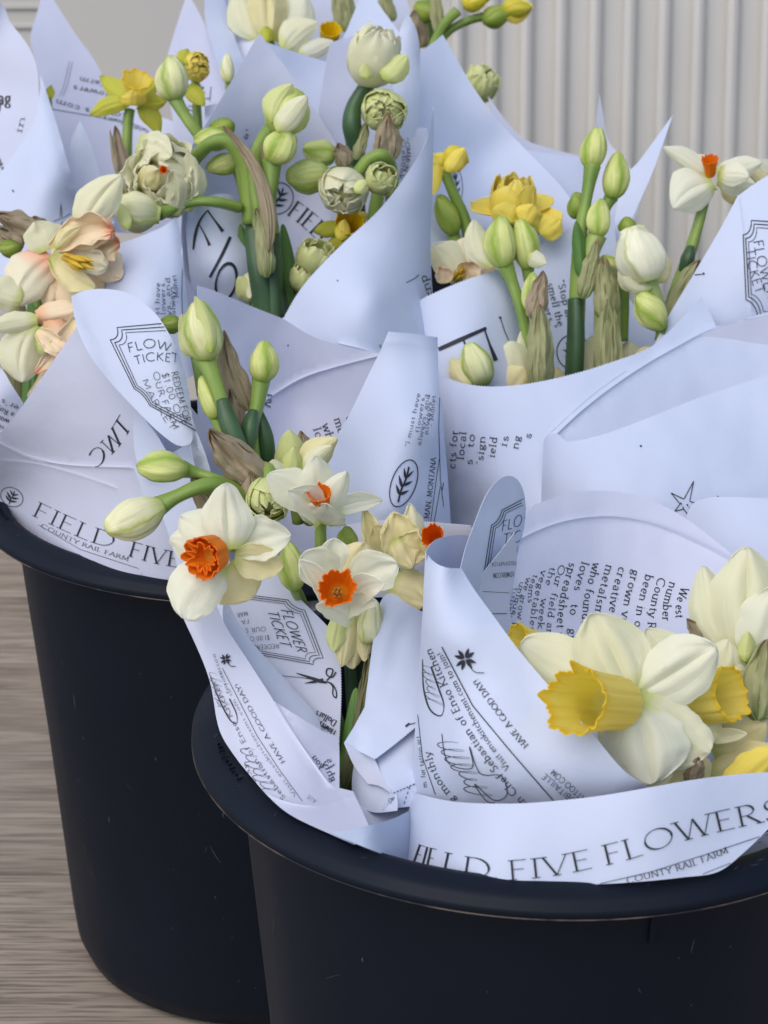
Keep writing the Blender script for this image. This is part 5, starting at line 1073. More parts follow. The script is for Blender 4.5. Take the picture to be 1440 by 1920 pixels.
double(f, (502, 936, .682), 40, (.05, -.5, .8), LC, layers=((1., 4, 46), (.94, 5, 30), (.8, 5, 18), (.6, 4, 8)), seed=3, ell=1.1, ruf=.7); tube(f, [(506, 905, .69), (500, 880, .70), (500, 960, .72)], [26, 26, 26])
f = stemthing('daffodil', 'half open cream bud with a green sheath behind the upward facing daffodil', 'flower bud', 545, 850, .70)
petal(f, (548, 900, .71), (542, 806, .705), 30, LC, cup=-.6); petal(f, (545, 900, .702), (552, 838, .698), 20, 'lime cream petal', cup=-.8); petal(f, (520, 900, .70), (512, 862, .70), 22, CW, cup=-.6); tube(f, [(548, 895, .712), (560, 980, .72)], [24, 24], 'fresh green stem')
f = stemthing('daffodil', 'cream half open bud with a brown tip, leaning right behind the upward facing daffodil', 'flower bud', 598, 850, .70)
petal(f, (572, 890, .702), (632, 822, .700), 28, IV, cup=-.7, bend=-10); petal(f, (575, 888, .698), (622, 836, .694), 18, CW, cup=-.7, bend=-8); spathe(f, (572, 860, .712), (564, 808, .712), 16); tube(f, [(574, 890, .704), (580, 980, .72)], [20, 22])
# ================= front right: trumpet daffodils
f = stemthing('trumpet_daffodil', 'large white daffodil with a yellow trumpet pointing left, nearest in the right front wrap', 'flower', 1190, 1320, .56)
D = .568
tube(f, [(1205, 1310, D + .008), (1250, 1400, D + .03), (1250, 1500, D + .04)], [28, 28, 30])
petal(f, (1180, 1296, D + .004), (976, 1206, D + .012), 66, CW, e=1.35, cup=-.25, ruf=.5, q=.5, bw=.3, bend=-22, pt=.15)
petal(f, (1186, 1304, D + .002), (1108, 1150, D + .000), 70, CW, e=.98, cup=-.3, ruf=.5, q=.52, bw=.4, rib=1.6, bend=4, pt=.3)
petal(f, (1192, 1306, D + .003), (1342, 1212, D - .004), 64, PW, e=1.1, cup=-.3, ruf=.5, q=.5, bw=.35, rib=1.6, bend=-4, pt=.25)
petal(f, (1194, 1315, D - .001), (1330, 1412, D - .002), 68, CW, e=1.0, cup=-.35, ruf=.5, q=.48, bw=.4, rib=1.2, bend=22, pt=.1)
petal(f, (1186, 1322, D - .006), (1222, 1470, D - .012), 84, PW, e=1.12, cup=-.3, ruf=.45, q=.48, bw=.35, rib=1.0, bend=-4, pt=.05)
petal(f, (1172, 1335, D + .002), (1142, 1412, D + .000), 46, CW, e=.8, cup=-.2, ruf=.5, q=.5, bw=.6)
corona(f, (1172, 1320, D - .001), (1076, 1312, D - .038), 50, 62, 'lemon corona', frill=.14, prof=3.0, lobes=13, seed=3)
f = stemthing('trumpet_daffodil', 'white daffodil with its yellow trumpet turned right, behind the largest one', 'flower', 1340, 1330, .59)
D = .590
petal(f, (1320, 1300, D + .012), (1366, 1200, D + .012), 48, CW, e=.9, cup=-.4, ruf=.4, q=.5, bw=.5, bend=10)
petal(f, (1325, 1290, D + .010), (1400, 1262, D + .012), 46, CW, e=.9, cup=-.3, ruf=.5, q=.45, bw=.5)
petal(f, (1320, 1290, D + .012), (1210, 1180, D + .016), 44, CW, e=1., cup=-.3, ruf=.4, q=.5, bw=.5)
petal(f, (1330, 1340, D + .008), (1425, 1318, D + .004), 42, CW, e=1.1, cup=-.4, ruf=.6, q=.5, bw=.5, bend=10)
petal(f, (1300, 1330, D + .002), (1322, 1404, D - .002), 46, CW, e=.95, cup=-.4, ruf=.3, q=.45, bw=.6)
petal(f, (1330, 1400, D + .010), (1436, 1352, D + .004), 56, IV, e=1.1, cup=-.5, ruf=.6, q=.5, bw=.5, bend=-12)
petal(f, (1325, 1385, D + .004), (1400, 1376, D - .004), 13, CW, e=.9, cup=.5, ruf=.4, q=.45, bw=.5)
corona(f, (1296, 1314, D + .006), (1372, 1300, D - .006), 46, 55, 'lemon corona', frill=.08, prof=1.4, lobes=13, seed=9, sq=.95)
tube(f, [(1300, 1330, D + .010), (1296, 1480, D + .03)], [28, 30])
petal(f, (1330, 1460, D + .012), (1450, 1400, D + .004), 34, IV, e=1., cup=-.4, ruf=.4, q=.4, bw=.5)
f = stemthing('trumpet_daffodil', 'white daffodil seen from behind at the right edge, petals fanned above a green throat', 'flower', 1390, 1200, .62)
D = .615
petal(f, (1396, 1235, D), (1316, 1062, D + .004), 42, CW, e=1.05, cup=-.5, ruf=.4, q=.45, bw=.3, bend=-16)
petal(f, (1400, 1240, D - .004), (1400, 1026, D - .006), 76, CW, e=1.1, cup=-.5, ruf=.35, q=.5, bw=.25, rib=1.4)
petal(f, (1404, 1240, D - .008), (1455, 1100, D - .012), 62, PW, e=1.1, cup=-.4, ruf=.35, q=.5, bw=.25, bend=8)
petal(f, (1398, 1240, D - .014), (1402, 1185, D - .014), 16, 'lime cream petal', cup=-.8, q=.5)
tube(f, [(1400, 1238, D - .008), (1408, 1300, D + .004), (1390, 1440, D + .03)], [18, 26, 30], 'pale green stem')
spathe(f, (1318, 1200, D + .006), (1288, 1160, D + .004), 13)
f = stemthing('dry_spathe', 'grey green papery sheath at the right edge under the flower seen from behind', 'dry spathe', 1425, 1260, .60)
spathe(f, (1420, 1350, .592), (1440, 1200, .596), 40, 'green brown spathe', q=.4)
spathe(f, (1296, 1470, .572), (1310, 1420, .566), 18, 'dry brown spathe', q=.4)
f = stemthing('trumpet_daffodil', 'yellow scrap of a trumpet behind the diagonal paper edge, left of the largest daffodil', 'flower', 990, 1200, .60)
corona(f, (1010, 1206, .608), (968, 1196, .600), 20, 26, 'lemon corona', lobes=9); tube(f, [(1008, 1206, .612), (1040, 1320, .62)], [20, 24])
f = stemthing('trumpet_daffodil', 'yellow petals low at the right edge, just above the title band', 'flower', 1420, 1450, .57)
petal(f, (1360, 1500, .578), (1470, 1400, .570), 40, 'yellow petal', cup=-.4, q=.45, bw=.5, ruf=.6); tube(f, [(1400, 1500, .585), (1400, 1560, .60)], [24, 24])
petal(f, (1240, 1500, .575), (1330, 1425, .580), 40, IV, cup=-.4, q=.4, bw=.5); petal(f, (1210, 1480, .562), (1260, 1452, .560), 14, CW, cup=-.3)
# ================= far left: salmon flowers
f = stemthing('daffodil', 'salmon and cream daffodil with a split ruffled trumpet and golden stamens, left side', 'flower', 130, 480, .86)
D = .86
petal(f, (150, 440, D + .004), (228, 328, D - .004), 38, CW, e=.95, cup=-.4, ruf=.4, q=.5, bw=.35, rib=1.5, bend=-8)
petal(f, (175, 420, D + .006), (212, 400, D + .004), 20, 'salmon petal', cup=-.4)
petal(f, (98, 480, D), (28, 572, D - .004), 44, 'cream with salmon base', e=.95, cup=-.4, ruf=.4, q=.42, bw=.6, bend=16)
petal(f, (88, 470, D - .002), (66, 416, D - .004), 36, CW, e=.9, cup=-.4, ruf=.4, q=.42, bw=.5, bend=4)
petal(f, (96, 500, D + .004), (90, 578, D + .006), 30, 'salmon petal', e=.9, cup=-.4, ruf=.6, q=.42, bw=.5, bend=-10)
petal(f, (110, 520, D + .006), (196, 540, D + .006), 34, 'salmon petal', e=.9, cup=-.4, ruf=.6, q=.42, bw=.5)
petal(f, (96, 470, D - .008), (214, 430, D - .016), 30, 'salmon frill', e=1.25, cup=.6, ruf=1.9, q=.4, bw=.5, bend=-18, pt=.0)
petal(f, (140, 462, D - .012), (208, 438, D - .020), 16, 'salmon frill', e=1.2, cup=-.6, ruf=2.2, q=.4, pt=0)
petal(f, (110, 470, D - .006), (200, 500, D - .010), 26, 'cream with salmon base', e=1.2, cup=.5, ruf=1.6, q=.4, bw=.5, pt=0)
petal(f, (104, 468, D - .014), (150, 425, D - .018), 14, IV, e=1., cup=-.6, ruf=1.2, bend=-8)
petal(f, (104, 476, D - .002), (208, 470, D - .006), 36, 'salmon frill', e=1.1, cup=-.3, ruf=.9, q=.42, bw=.5)
petal(f, (96, 478, D - .010), (178, 540, D - .014), 24, IV, e=1.0, cup=.5, ruf=.8, q=.42, bw=.5, bend=10)
petal(f, (170, 470, D - .002), (228, 520, D - .002), 30, 'salmon petal', e=.9, cup=-.4, ruf=1., q=.42, bw=.6)
petal(f, (150, 470, D - .004), (224, 455, D - .010), 30, 'salmon frill', e=1.1, cup=.4, ruf=1.8, q=.4, bw=.5, pt=0)
petal(f, (120, 500, D + .002), (150, 590, D + .002), 36, 'salmon petal', e=.9, cup=-.4, ruf=.9, q=.42, bw=.5, pt=.1)
stamens(f, (118, 480, D - .016), (170, 502, D - .022), 12, 'golden stamen', 6)
tube(f, [(150, 520, D + .012), (140, 640, D + .02), (120, 800, D + .03)], [26, 26, 28])
f = stemthing('daffodil', 'cream and salmon daffodil with a torn frill, lowest flower at the left edge', 'flower', 60, 650, .85)
D = .845
petal(f, (64, 610, D + .002), (40, 716, D), 42, CW, e=1.0, cup=-.5, ruf=.4, q=.42, bw=.6, bend=14)
petal(f, (70, 600, D + .001), (-20, 612, D - .006), 20, CW, e=.8, cup=-.5, ruf=.3, q=.42, bw=.5)
petal(f, (68, 594, D + .008), (150, 580, D + .004), 24, 'salmon petal', e=.9, cup=-.5, ruf=.5, q=.42, bw=.5)
petal(f, (66, 640, D - .002), (96, 640, D - .006), 24, LC, e=.9, cup=-.4, ruf=.6, q=.42, bw=.6)
petal(f, (140, 600, D + .002), (66, 700, D + .002), 18, 'salmon frill', e=.9, cup=.5, ruf=1.2, q=.42, bw=.5, bend=-6)
petal(f, (148, 620, D + .006), (52, 744, D + .006), 14, 'salmon petal', e=.9, cup=-.5, ruf=1., q=.42, bw=.5, bend=-4)
petal(f, (100, 600, D + .004), (110, 680, D + .002), 34, 'salmon petal', e=.9, cup=-.4, ruf=1.2, q=.42, bw=.6)
petal(f, (70, 620, D - .004), (120, 660, D - .008), 20, 'salmon frill', e=1.1, cup=.5, ruf=1.6, q=.42, bw=.5, pt=0)
petal(f, (40, 560, D + .010), (-20, 540, D + .006), 34, CW, cup=-.5, q=.42, bw=.5)
tube(f, [(80, 640, D + .014), (90, 780, D + .03)], [24, 26], 'dark green stem')
f = stemthing('dry_spathe', 'dull brown withered clump at the left edge above the salmon daffodil', 'dry spathe', 40, 440, .88)
spathe(f, (96, 450, .885), (-10, 400, .88), 24, q=.4); spathe(f, (40, 470, .882), (-20, 430, .878), 26, q=.4); spathe(f, (100, 460, .89), (62, 406, .886), 20, q=.4); bud(f, (40, 470, .878), (-6, 462, .874), 34, 'green bud')
tube(f, [(60, 470, .89), (80, 640, .90)], [22, 24])
# ================= upper left
f = stemthing('daffodil', 'yellow green open daffodil with pointed petals, in front of the grey panel', 'flower', 243, 230, 1.0)
D = 1.0
tube(f, [(243, 205, D + .006), (239, 245, D + .006), (236, 360, D + .01)], [20, 19, 22], 'fresh green stem')
petal(f, (245, 190, D), (188, 142, D + .01), 18, YG, cup=-.3, q=.6, bw=.5); petal(f, (240, 192, D - .002), (168, 216, D), 17, YG, cup=-.3, q=.6, bw=.5, bend=4)
petal(f, (258, 195, D - .001), (312, 190, D + .002), 18, YG, cup=-.3, q=.6, bw=.5); petal(f, (262, 198, D), (300, 250, D + .004), 18, YG, cup=-.3, q=.6, bw=.5, bend=-5); petal(f, (252, 188, D + .01), (300, 150, D + .016), 16, YG, cup=-.3)
corona(f, (250, 188, D), (256, 148, D - .012), 14, 28, 'lemon corona', frill=.12, lobes=6)
petal(f, (250, 198, D - .012), (250, 170, D - .018), 24, YP, cup=-.5, q=.4, bw=.6)
f = stemthing('narcissus_stem', 'upright cream and green bud between the yellow green daffodil and the round yellow one', 'flower bud', 345, 220, .98)
bud(f, (328, 188, .98), (318, 104, .978), 62, 'cream bud', twist=.2, blunt=.25); tube(f, [(326, 182, .982), (345, 215, .98), (366, 245, .98), (410, 300, .985)], [28, 22, 22, 22])
f = stemthing('daffodil', 'round yellow double daffodil with drooping green petals, behind the upright bud', 'flower', 365, 140, 1.03)
double(f, (366, 126, 1.02), 26, (.3, -.1, .9), YP, seed=5, back='yellow petal'); petal(f, (340, 120, 1.01), (352, 92, 1.02), 16, YG, cup=-.5); petal(f, (352, 160, 1.02), (384, 198, 1.015), 16, YG, cup=-.4, q=.6); tube(f, [(366, 145, 1.03), (372, 260, 1.03)], [16, 18])
f = stemthing('daffodil', 'fully open cream double bloom with an orange speck in its heart, upper left', 'flower', 310, 330, .90)
D = .905
double(f, (313, 330, D), 60, (-.22, -.10, 1), CW, layers=((1.08, 5, 78), (1.04, 5, 62), (.98, 4, 46), (.86, 4, 32), (.66, 3, 16)), seed=12, ell=.95, open_=.06, ruf=1.7, back=CW)
petal(f, (345, 395, D - .004), (352, 288, D - .016), 26, CW, cup=-.5, e=1., q=.5, bw=.6, ruf=1., bend=14, pt=.1); petal(f, (326, 404, D - .006), (324, 320, D - .022), 22, CW, cup=-.4, e=1., q=.5, bw=.6, ruf=1.1, bend=6, pt=.1)
petal(f, (258, 270, D - .004), (322, 292, D - .020), 28, CW, cup=-.5, e=1., q=.5, bw=.7, ruf=.9, pt=.1, bend=-8); petal(f, (262, 350, D - .006), (296, 318, D - .020), 24, IV, cup=-.4, e=1., q=.5, bw=.7, ruf=1.1, pt=.1)
corona(f, (310, 322, D - .019), (306, 318, D - .027), 3, 7, 'orange corona', name='heart')
tube(f, [(362, 300, D + .012), (395, 268, D + .002), (432, 268, D), (462, 320, D + .004), (470, 420, D + .008)], [26, 26, 28, 30, 32], 'fresh green stem')
f = stemthing('daffodil_bud', 'smooth cream bud pointing left, touching the open cream double bloom from below', 'flower bud', 290, 400, .89)
bud(f, (300, 402, .89), (216, 388, .885), 76, 'pale cream bud', fat=1.05, blunt=.45, twist=.1); petal(f, (240, 430, .872), (222, 378, .876), 12, LC, cup=-.5)
tube(f, [(298, 402, .895), (340, 385, .900), (372, 378, .898), (410, 380, .90), (450, 390, .908)], [26, 18, 18, 20, 20], 'fresh green stem')
# main clump of stems
f = stemthing('narcissus_stem', 'thick green stalk pair crowned by two plump striped buds, long dry spathe alongside', 'flower buds', 500, 560, .90)
D = .895
bud(f, (515, 250, D), (560, 168, D - .006), 84, 'lime bud', twist=.25, phase=.2, fat=.95, blunt=.3); petal(f, (520, 245, D - .016), (575, 180, D - .022), 22, CW, cup=-.5, q=.45); petal(f, (508, 230, D - .014), (548, 158, D - .014), 24, LC, cup=-.7, q=.5, bend=-10)
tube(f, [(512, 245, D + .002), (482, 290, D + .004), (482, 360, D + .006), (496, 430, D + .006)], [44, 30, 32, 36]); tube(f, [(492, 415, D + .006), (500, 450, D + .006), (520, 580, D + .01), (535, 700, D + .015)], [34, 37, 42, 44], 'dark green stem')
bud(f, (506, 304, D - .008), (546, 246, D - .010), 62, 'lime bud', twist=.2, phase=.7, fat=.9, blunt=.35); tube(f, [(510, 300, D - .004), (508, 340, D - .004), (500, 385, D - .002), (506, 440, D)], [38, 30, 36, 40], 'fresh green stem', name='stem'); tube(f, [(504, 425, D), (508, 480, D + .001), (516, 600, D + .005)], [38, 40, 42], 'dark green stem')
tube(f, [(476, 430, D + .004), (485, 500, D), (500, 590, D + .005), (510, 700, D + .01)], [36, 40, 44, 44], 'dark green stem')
spathe(f, (505, 470, D - .012), (418, 236, D - .006), 13, bend=30, q=.4); spathe(f, (496, 470, D - .010), (488, 262, D + .000), 8, bend=12, q=.4)
spathe(f, (500, 520, D - .012), (480, 390, D - .010), 18, 'green brown spathe', bend=6, q=.35)
f = stemthing('narcissus_stem', 'small green buds nodding behind the arching stalk, upper left of the thick stalk pair', 'flower buds', 430, 300, .92)
bud(f, (428, 262, .918), (362, 262, .915), 44, 'lime bud'); bud(f, (440, 240, .925), (392, 236, .925), 36, 'green bud'); bud(f, (448, 300, .92), (386, 316, .92), 42, 'lime bud'); tube(f, [(436, 262, .92), (452, 320, .92), (468, 420, .92)], [24, 24, 26])
tube(f, [(440, 300, .925), (462, 370, .925), (478, 460, .925)], [22, 24, 24]); 
f = stemthing('narcissus_stem', 'two pale green oval buds side by side, right of the two striped buds', 'flower buds', 600, 330, .92)
bud(f, (620, 328, .915), (536, 332, .912), 66, 'lime bud', twist=.15, phase=.1, fat=1.0, blunt=.35); bud(f, (628, 296, .925), (568, 276, .925), 50, 'lime bud', phase=.4, blunt=.3); tube(f, [(615, 330, .92), (648, 320, .925), (662, 340, .93), (655, 440, .94)], [26, 24, 24, 24])
f = stemthing('narcissus_stem', 'large cream double bud on a dark green stalk, highest in the centre', 'flower', 690, 180, .95)
D = .95
double(f, (700, 108, D), 50, (.12, .8, .45), CW, layers=((1.02, 4, 34), (.97, 5, 22), (.86, 5, 12), (.7, 4, 6)), seed=21, ell=1.1, ruf=1.6); petal(f, (720, 150, D - .014), (763, 104, D - .010), 26, LC, cup=-.5, q=.5); petal(f, (688, 148, D - .017), (684, 118, D - .019), 12, LC, cup=-.5)
tube(f, [(688, 160, D + .004), (664, 200, D + .002), (660, 235, D), (668, 285, D + .006), (672, 420, D + .02)], [30, 32, 36, 34, 28], 'dark green stem'); spathe(f, (672, 300, D + .004), (650, 225, D + .002), 12); spathe(f, (668, 300, D - .004), (688, 225, D), 12, 'green brown spathe')
f = stemthing('narcissus_stem', 'round cream double bud with swirled petals, under the highest double bud', 'flower', 720, 230, .94)
double(f, (720, 208, .945), 40, (.1, -.1, .9), LC, layers=((1., 4, 52), (.95, 4, 38), (.85, 5, 26), (.68, 5, 16), (.5, 3, 6)), seed=23, ell=1.05); tube(f, [(722, 235, .955), (718, 300, .955), (700, 420, .96)], [22, 24, 26])
spathe(f, (722, 308, .925), (728, 212, .920), 26, q=.6)
f = stemthing('narcissus_stem', 'cream double bud facing down beside a smaller green flecked one, above the yellow flower', 'flower', 660, 360, .90)
double(f, (645, 357, .90), 44, (-.1, -.35, .9), CW, layers=((1., 4, 44), (.96, 4, 30), (.84, 5, 20), (.62, 4, 10)), seed=27, ell=1.1); tube(f, [(668, 330, .908), (690, 300, .905), (720, 292, .905), (735, 330, .92), (730, 440, .93)], [24, 22, 24, 24, 24])
double(f, (715, 336, .90), 29, (.2, .35, .8), LC, layers=((1., 4, 50), (.9, 4, 36), (.6, 4, 20)), seed=29, ell=1.15); petal(f, (668, 362, .884), (686, 338, .886), 12, LC, cup=-.5); spathe(f, (648, 312, .918), (634, 268, .918), 18)
f = stemthing('daffodil', 'yellow open daffodil half hidden by the sweeping paper edge at the centre', 'flower', 645, 430, .92)
petal(f, (640, 425, .92), (588, 434, .918), 16, YG, cup=-.4, q=.65, bw=.5); petal(f, (650, 450, .92), (612, 466, .922), 16, YG, cup=-.4, q=.6, bw=.5); petal(f, (640, 430, .93), (688, 400, .93), 20, YP, cup=-.3); corona(f, (650, 445, .925), (656, 414, .905), 16, 26, 'deep yellow corona', lobes=5, frill=.1); petal(f, (640, 450, .906), (646, 412, .902), 14, YP, cup=-.5, q=.45); tube(f, [(652, 448, .93), (650, 560, .94)], [18, 20])
f = stemthing('daffodil', 'pale green rose-like double bud low against the serrated paper edge', 'flower', 590, 490, .91)
double(f, (592, 484, .905), 34, (.2, .6, .6), LC, layers=((1., 4, 50), (.9, 4, 36), (.6, 4, 20)), seed=31); double(f, (572, 522, .905), 28, (.2, .5, .6), LC, layers=((1., 4, 50), (.9, 4, 36), (.6, 4, 20)), seed=33); tube(f, [(585, 510, .915), (560, 600, .92)], [22, 22])
f = stemthing('daffodil_bud', 'small cream bud beside the big script letters, left of the thick stalk pair', 'flower bud', 460, 540, .91)
petal(f, (480, 560, .90), (446, 520, .898), 22, LC, cup=-.7, q=.5); petal(f, (478, 510, .90), (468, 560, .898), 20, CW, cup=-.6); tube(f, [(478, 552, .905), (490, 620, .91)], [18, 20])
f = stemthing('daffodil_leaf', 'blue green leaf blades packed behind the thick stalk pair', 'leaf', 520, 520, .93)
petal(f, (560, 640, .915), (470, 360, .925), 20, 'leaf green', q=.35, cup=-.4); petal(f, (560, 660, .91), (530, 420, .915), 16, 'leaf green', q=.35, cup=-.4); petal(f, (480, 660, .915), (450, 420, .92), 16, 'leaf green', q=.35, cup=-.4); petal(f, (545, 650, .905), (505, 470, .905), 16, 'leaf green', q=.35, cup=-.4)
f = stemthing('dry_spathe', 'thin brown sheath standing left of the open cream double bloom', 'dry spathe', 225, 300, 1.0)
spathe(f, (236, 370, .985), (216, 236, .99), 16, q=.45); spathe(f, (222, 330, .982), (206, 244, .985), 5)
f = stemthing('daffodil', 'green tipped yellow scrap of a petal beside the pointed paper corner at far left', 'flower', 92, 170, 1.06)
petal(f, (92, 186, 1.045), (96, 160, 1.05), 9, YG, cup=-.3); tube(f, [(92, 184, 1.05), (95, 240, 1.06)], [10, 12])
f = stemthing('daffodil_bud', 'pale slender bud between the narrow pointed wraps near the top', 'flower bud', 427, 120, 1.05)
bud(f, (428, 156, 1.06), (426, 100, 1.06), 26, 'pale cream bud'); tube(f, [(428, 152, 1.062), (430, 220, 1.07)], [12, 14])
f = stemthing('daffodil_bud', 'small green nodding bud between the curved ticket flap and the tall cream bud', 'flower bud', 318, 605, .78)
bud(f, (338, 612, .772), (300, 602, .77), 36, 'green bud', blunt=.3); tube(f, [(334, 612, .774), (360, 640, .775), (380, 740, .77)], [18, 20, 22])
# ================= top edge
f = stemthing('daffodil', 'white bloom hanging face down at the top edge, yellow stained where it meets the stem', 'flower', 505, 40, 1.12)
D = 1.11
petal(f, (505, 78, D - .01), (500, -60, D - .014), 36, IV, cup=-.8, e=1.1, q=.42, bw=.55, rib=2); petal(f, (495, 76, D), (446, -20, D), 34, CW, cup=-.5, e=1.2, q=.45, bw=.3, bend=-14); petal(f, (515, 76, D), (568, -20, D + .002), 34, PW, cup=-.5, e=1.2, q=.45, bw=.3, bend=14); petal(f, (500, 80, D - .014), (500, 50, D - .014), 14, YG, cup=-.6, q=.4)
tube(f, [(505, 76, D + .004), (520, 160, D + .01)], [18, 20])
petal(f, (530, 92, D - .02), (596, 42, D - .01), 30, CW, cup=-.4, q=.5, bw=.4, bend=-10); petal(f, (560, 104, D - .016), (626, 78, D - .006), 18, PW, cup=-.4); corona(f, (616, 80, 1.13), (620, 54, 1.12), 16, 20, 'deep yellow corona', frill=.05)
f = stemthing('narcissus_stem', 'brown sheathed stalk cluster with green buds at the top edge, right of the paper peak', 'flower buds', 800, 60, 1.18)
spathe(f, (790, 90, 1.17), (776, 20, 1.165), 20, q=.4); spathe(f, (826, 70, 1.16), (812, -30, 1.16), 12, 'green brown spathe', q=.35); bud(f, (812, 36, 1.17), (780, 4, 1.17), 44, 'green bud'); spathe(f, (650, 60, 1.15), (640, -30, 1.15), 22, 'green brown spathe', q=.35); spathe(f, (736, 40, 1.16), (716, -30, 1.16), 14, 'green brown spathe', q=.35)
tube(f, [(800, 0, 1.18), (808, 60, 1.185), (800, 140, 1.18)], [16, 16, 18]); 
f = stemthing('narcissus_stem', 'two yellow tipped buds on bent green stalks against the fluted screen at the top edge', 'flower buds', 850, 70, 1.16)
tube(f, [(800, 110, 1.17), (840, 60, 1.165), (880, 38, 1.16), (912, 30, 1.155)], [18, 16, 16, 18]); bud(f, (905, 36, 1.155), (958, 24, 1.15), 42, 'green bud', blunt=.5); petal(f, (945, 30, 1.148), (998, 10, 1.148), 22, YP, cup=-.5, q=.5); bud(f, (940, 16, 1.15), (996, 14, 1.148), 36, 'yellow bud', blunt=.3)
tube(f, [(806, 100, 1.165), (830, 50, 1.16), (858, 20, 1.155)], [18, 18, 20], 'fresh green stem'); bud(f, (866, 6, 1.15), (918, -6, 1.148), 40, 'golden bud', blunt=.4)
f = stemthing('daffodil', 'faint pale green bloom half behind the sharp paper peak, in front of the fluted screen', 'flower', 905, 160, 1.14)
double(f, (902, 158, 1.135), 32, (.4, .6, .5), LC, seed=41, ruf=1.4); tube(f, [(900, 175, 1.14), (905, 280, 1.14)], [16, 18])
# ================= right of centre
f = stemthing('daffodil', 'small yellow bloom tipped right on a green stalk, left of the golden double ones', 'flower', 850, 400, .95)
bud(f, (826, 306, .95), (876, 292, .945), 50, 'golden bud', blunt=.5, fat=1.1); petal(f, (840, 318, .948), (812, 290, .945), 20, YP, cup=-.5); petal(f, (822, 300, .946), (812, 366, .95), 12, YP, cup=-.4); petal(f, (838, 322, .938), (872, 278, .936), 16, YP, cup=-.6, q=.5)
tube(f, [(834, 322, .952), (850, 362, .955), (874, 420, .96), (890, 520, .965)], [20, 20, 22, 24])
bud(f, (852, 440, .955), (822, 366, .955), 44, 'green bud', phase=.4, blunt=.3); tube(f, [(848, 432, .958), (866, 500, .96)], [24, 24])
f = stemthing('daffodil', 'golden yellow double daffodil spread wide above the salmon one, right of centre', 'flower', 960, 390, .97)
D = .965
daff(f, (962, 400, D), 92, (.05, .85, .5), YP, None, cupz=.10, seed=3, wid=.44)
double(f, (962, 374, D - .004), 40, (.05, .9, .4), YP, seed=43, back='yellow petal', layers=((1.02, 5, 40), (.85, 5, 30), (.6, 4, 20)), open_=.1); petal(f, (1000, 440, D - .02), (1012, 400, D - .02), 16, 'lime cream petal', cup=-.5)
petal(f, (962, 415, D - .03), (925, 390, D - .034), 26, YP, cup=-.5, q=.45); petal(f, (985, 420, D - .03), (1000, 384, D - .034), 26, YP, cup=-.5, q=.45); petal(f, (1015, 440, D - .025), (1050, 410, D - .02), 26, YP, cup=-.4, q=.45)
tube(f, [(962, 420, D + .01), (955, 540, D + .01)], [24, 24])
f = stemthing('daffodil', 'cream daffodil with a salmon throat, tucked under the striped white bud right of centre', 'flower', 860, 500, .92)
D = .925
petal(f, (862, 520, D), (812, 460, D - .004), 36, CW, cup=-.4, e=1., q=.42, bw=.5, bend=6); petal(f, (868, 515, D + .002), (872, 446, D), 34, 'cream with salmon base', cup=-.4, q=.42, bw=.5); petal(f, (880, 515, D + .002), (925, 470, D), 34, 'salmon petal', cup=-.4, q=.42, bw=.5); petal(f, (840, 530, D - .004), (824, 500, D - .006), 18, 'salmon frill', cup=.6, ruf=1.); petal(f, (870, 525, D - .004), (890, 490, D - .008), 24, 'salmon frill', cup=.6, ruf=1.2)
stamens(f, (852, 526, D - .002), (868, 504, D - .010), 8, 'golden stamen'); tube(f, [(862, 525, D + .008), (870, 640, D + .01)], [22, 24])
f = stemthing('narcissus_stem', 'pair of green striped buds with one white petal opening, above the salmon throated daffodil', 'flower buds', 975, 600, .88)
D = .885
petal(f, (925, 500, D), (888, 412, D - .002), 24, CW, cup=-.5, e=1., q=.45, bw=.4, bend=-12); bud(f, (944, 502, D - .002), (938, 404, D - .006), 60, 'lime bud', phase=.1, twist=.1, fat=.9); bud(f, (992, 505, D + .002), (974, 410, D), 52, 'lime bud', phase=.5, twist=.1, fat=.9); petal(f, (990, 480, D - .006), (1024, 494, D - .006), 16, CW, cup=-.5)
tube(f, [(946, 498, D), (960, 530, D), (978, 590, D), (1000, 700, D + .004), (1010, 800, D + .01)], [34, 22, 22, 24, 26]); tube(f, [(990, 500, D + .004), (992, 530, D + .006), (1004, 600, D + .008)], [26, 18, 18])
bud(f, (1000, 588, D - .004), (997, 510, D - .006), 38, 'lime bud', twist=.1)
f = stemthing('dry_spathe', 'mottled green brown sheath around the stalk below the striped pair of buds', 'dry spathe', 1010, 650, .87)
spathe(f, (1000, 600, .868), (1018, 508, .868), 20, q=.5); spathe(f, (1015, 735, .864), (1010, 570, .866), 26, 'green brown spathe', q=.3, bw=.7); tube(f, [(1014, 600, .872), (1016, 680, .872), (1020, 780, .875)], [34, 40, 36], 'pale green stem')
f = stemthing('narcissus_stem', 'tallest stalk right of centre, one slender bud on top and smaller ones beside it', 'flower buds', 1080, 640, .89)
D = .895
bud(f, (1110, 316, D), (1120, 238, D), 50, 'lime bud', phase=.2, twist=.2); tube(f, [(1111, 310, D), (1102, 360, D), (1090, 430, D), (1086, 500, D), (1082, 600, D), (1074, 760, D + .01)], [32, 22, 24, 30, 32, 34])
bud(f, (1146, 372, D + .006), (1162, 284, D + .004), 50, 'lime bud', phase=.6, twist=.25); tube(f, [(1146, 368, D + .008), (1135, 390, D + .008), (1118, 440, D + .008)], [28, 20, 20])
bud(f, (1120, 444, D - .006), (1128, 372, D - .008), 46, 'lime bud', phase=.9, twist=.15); tube(f, [(1120, 440, D - .004), (1108, 470, D - .004), (1096, 520, D - .002)], [36, 34, 30], 'pale green stem'); bud(f, (1082, 410, D + .010), (1080, 360, D + .010), 36, 'green bud')
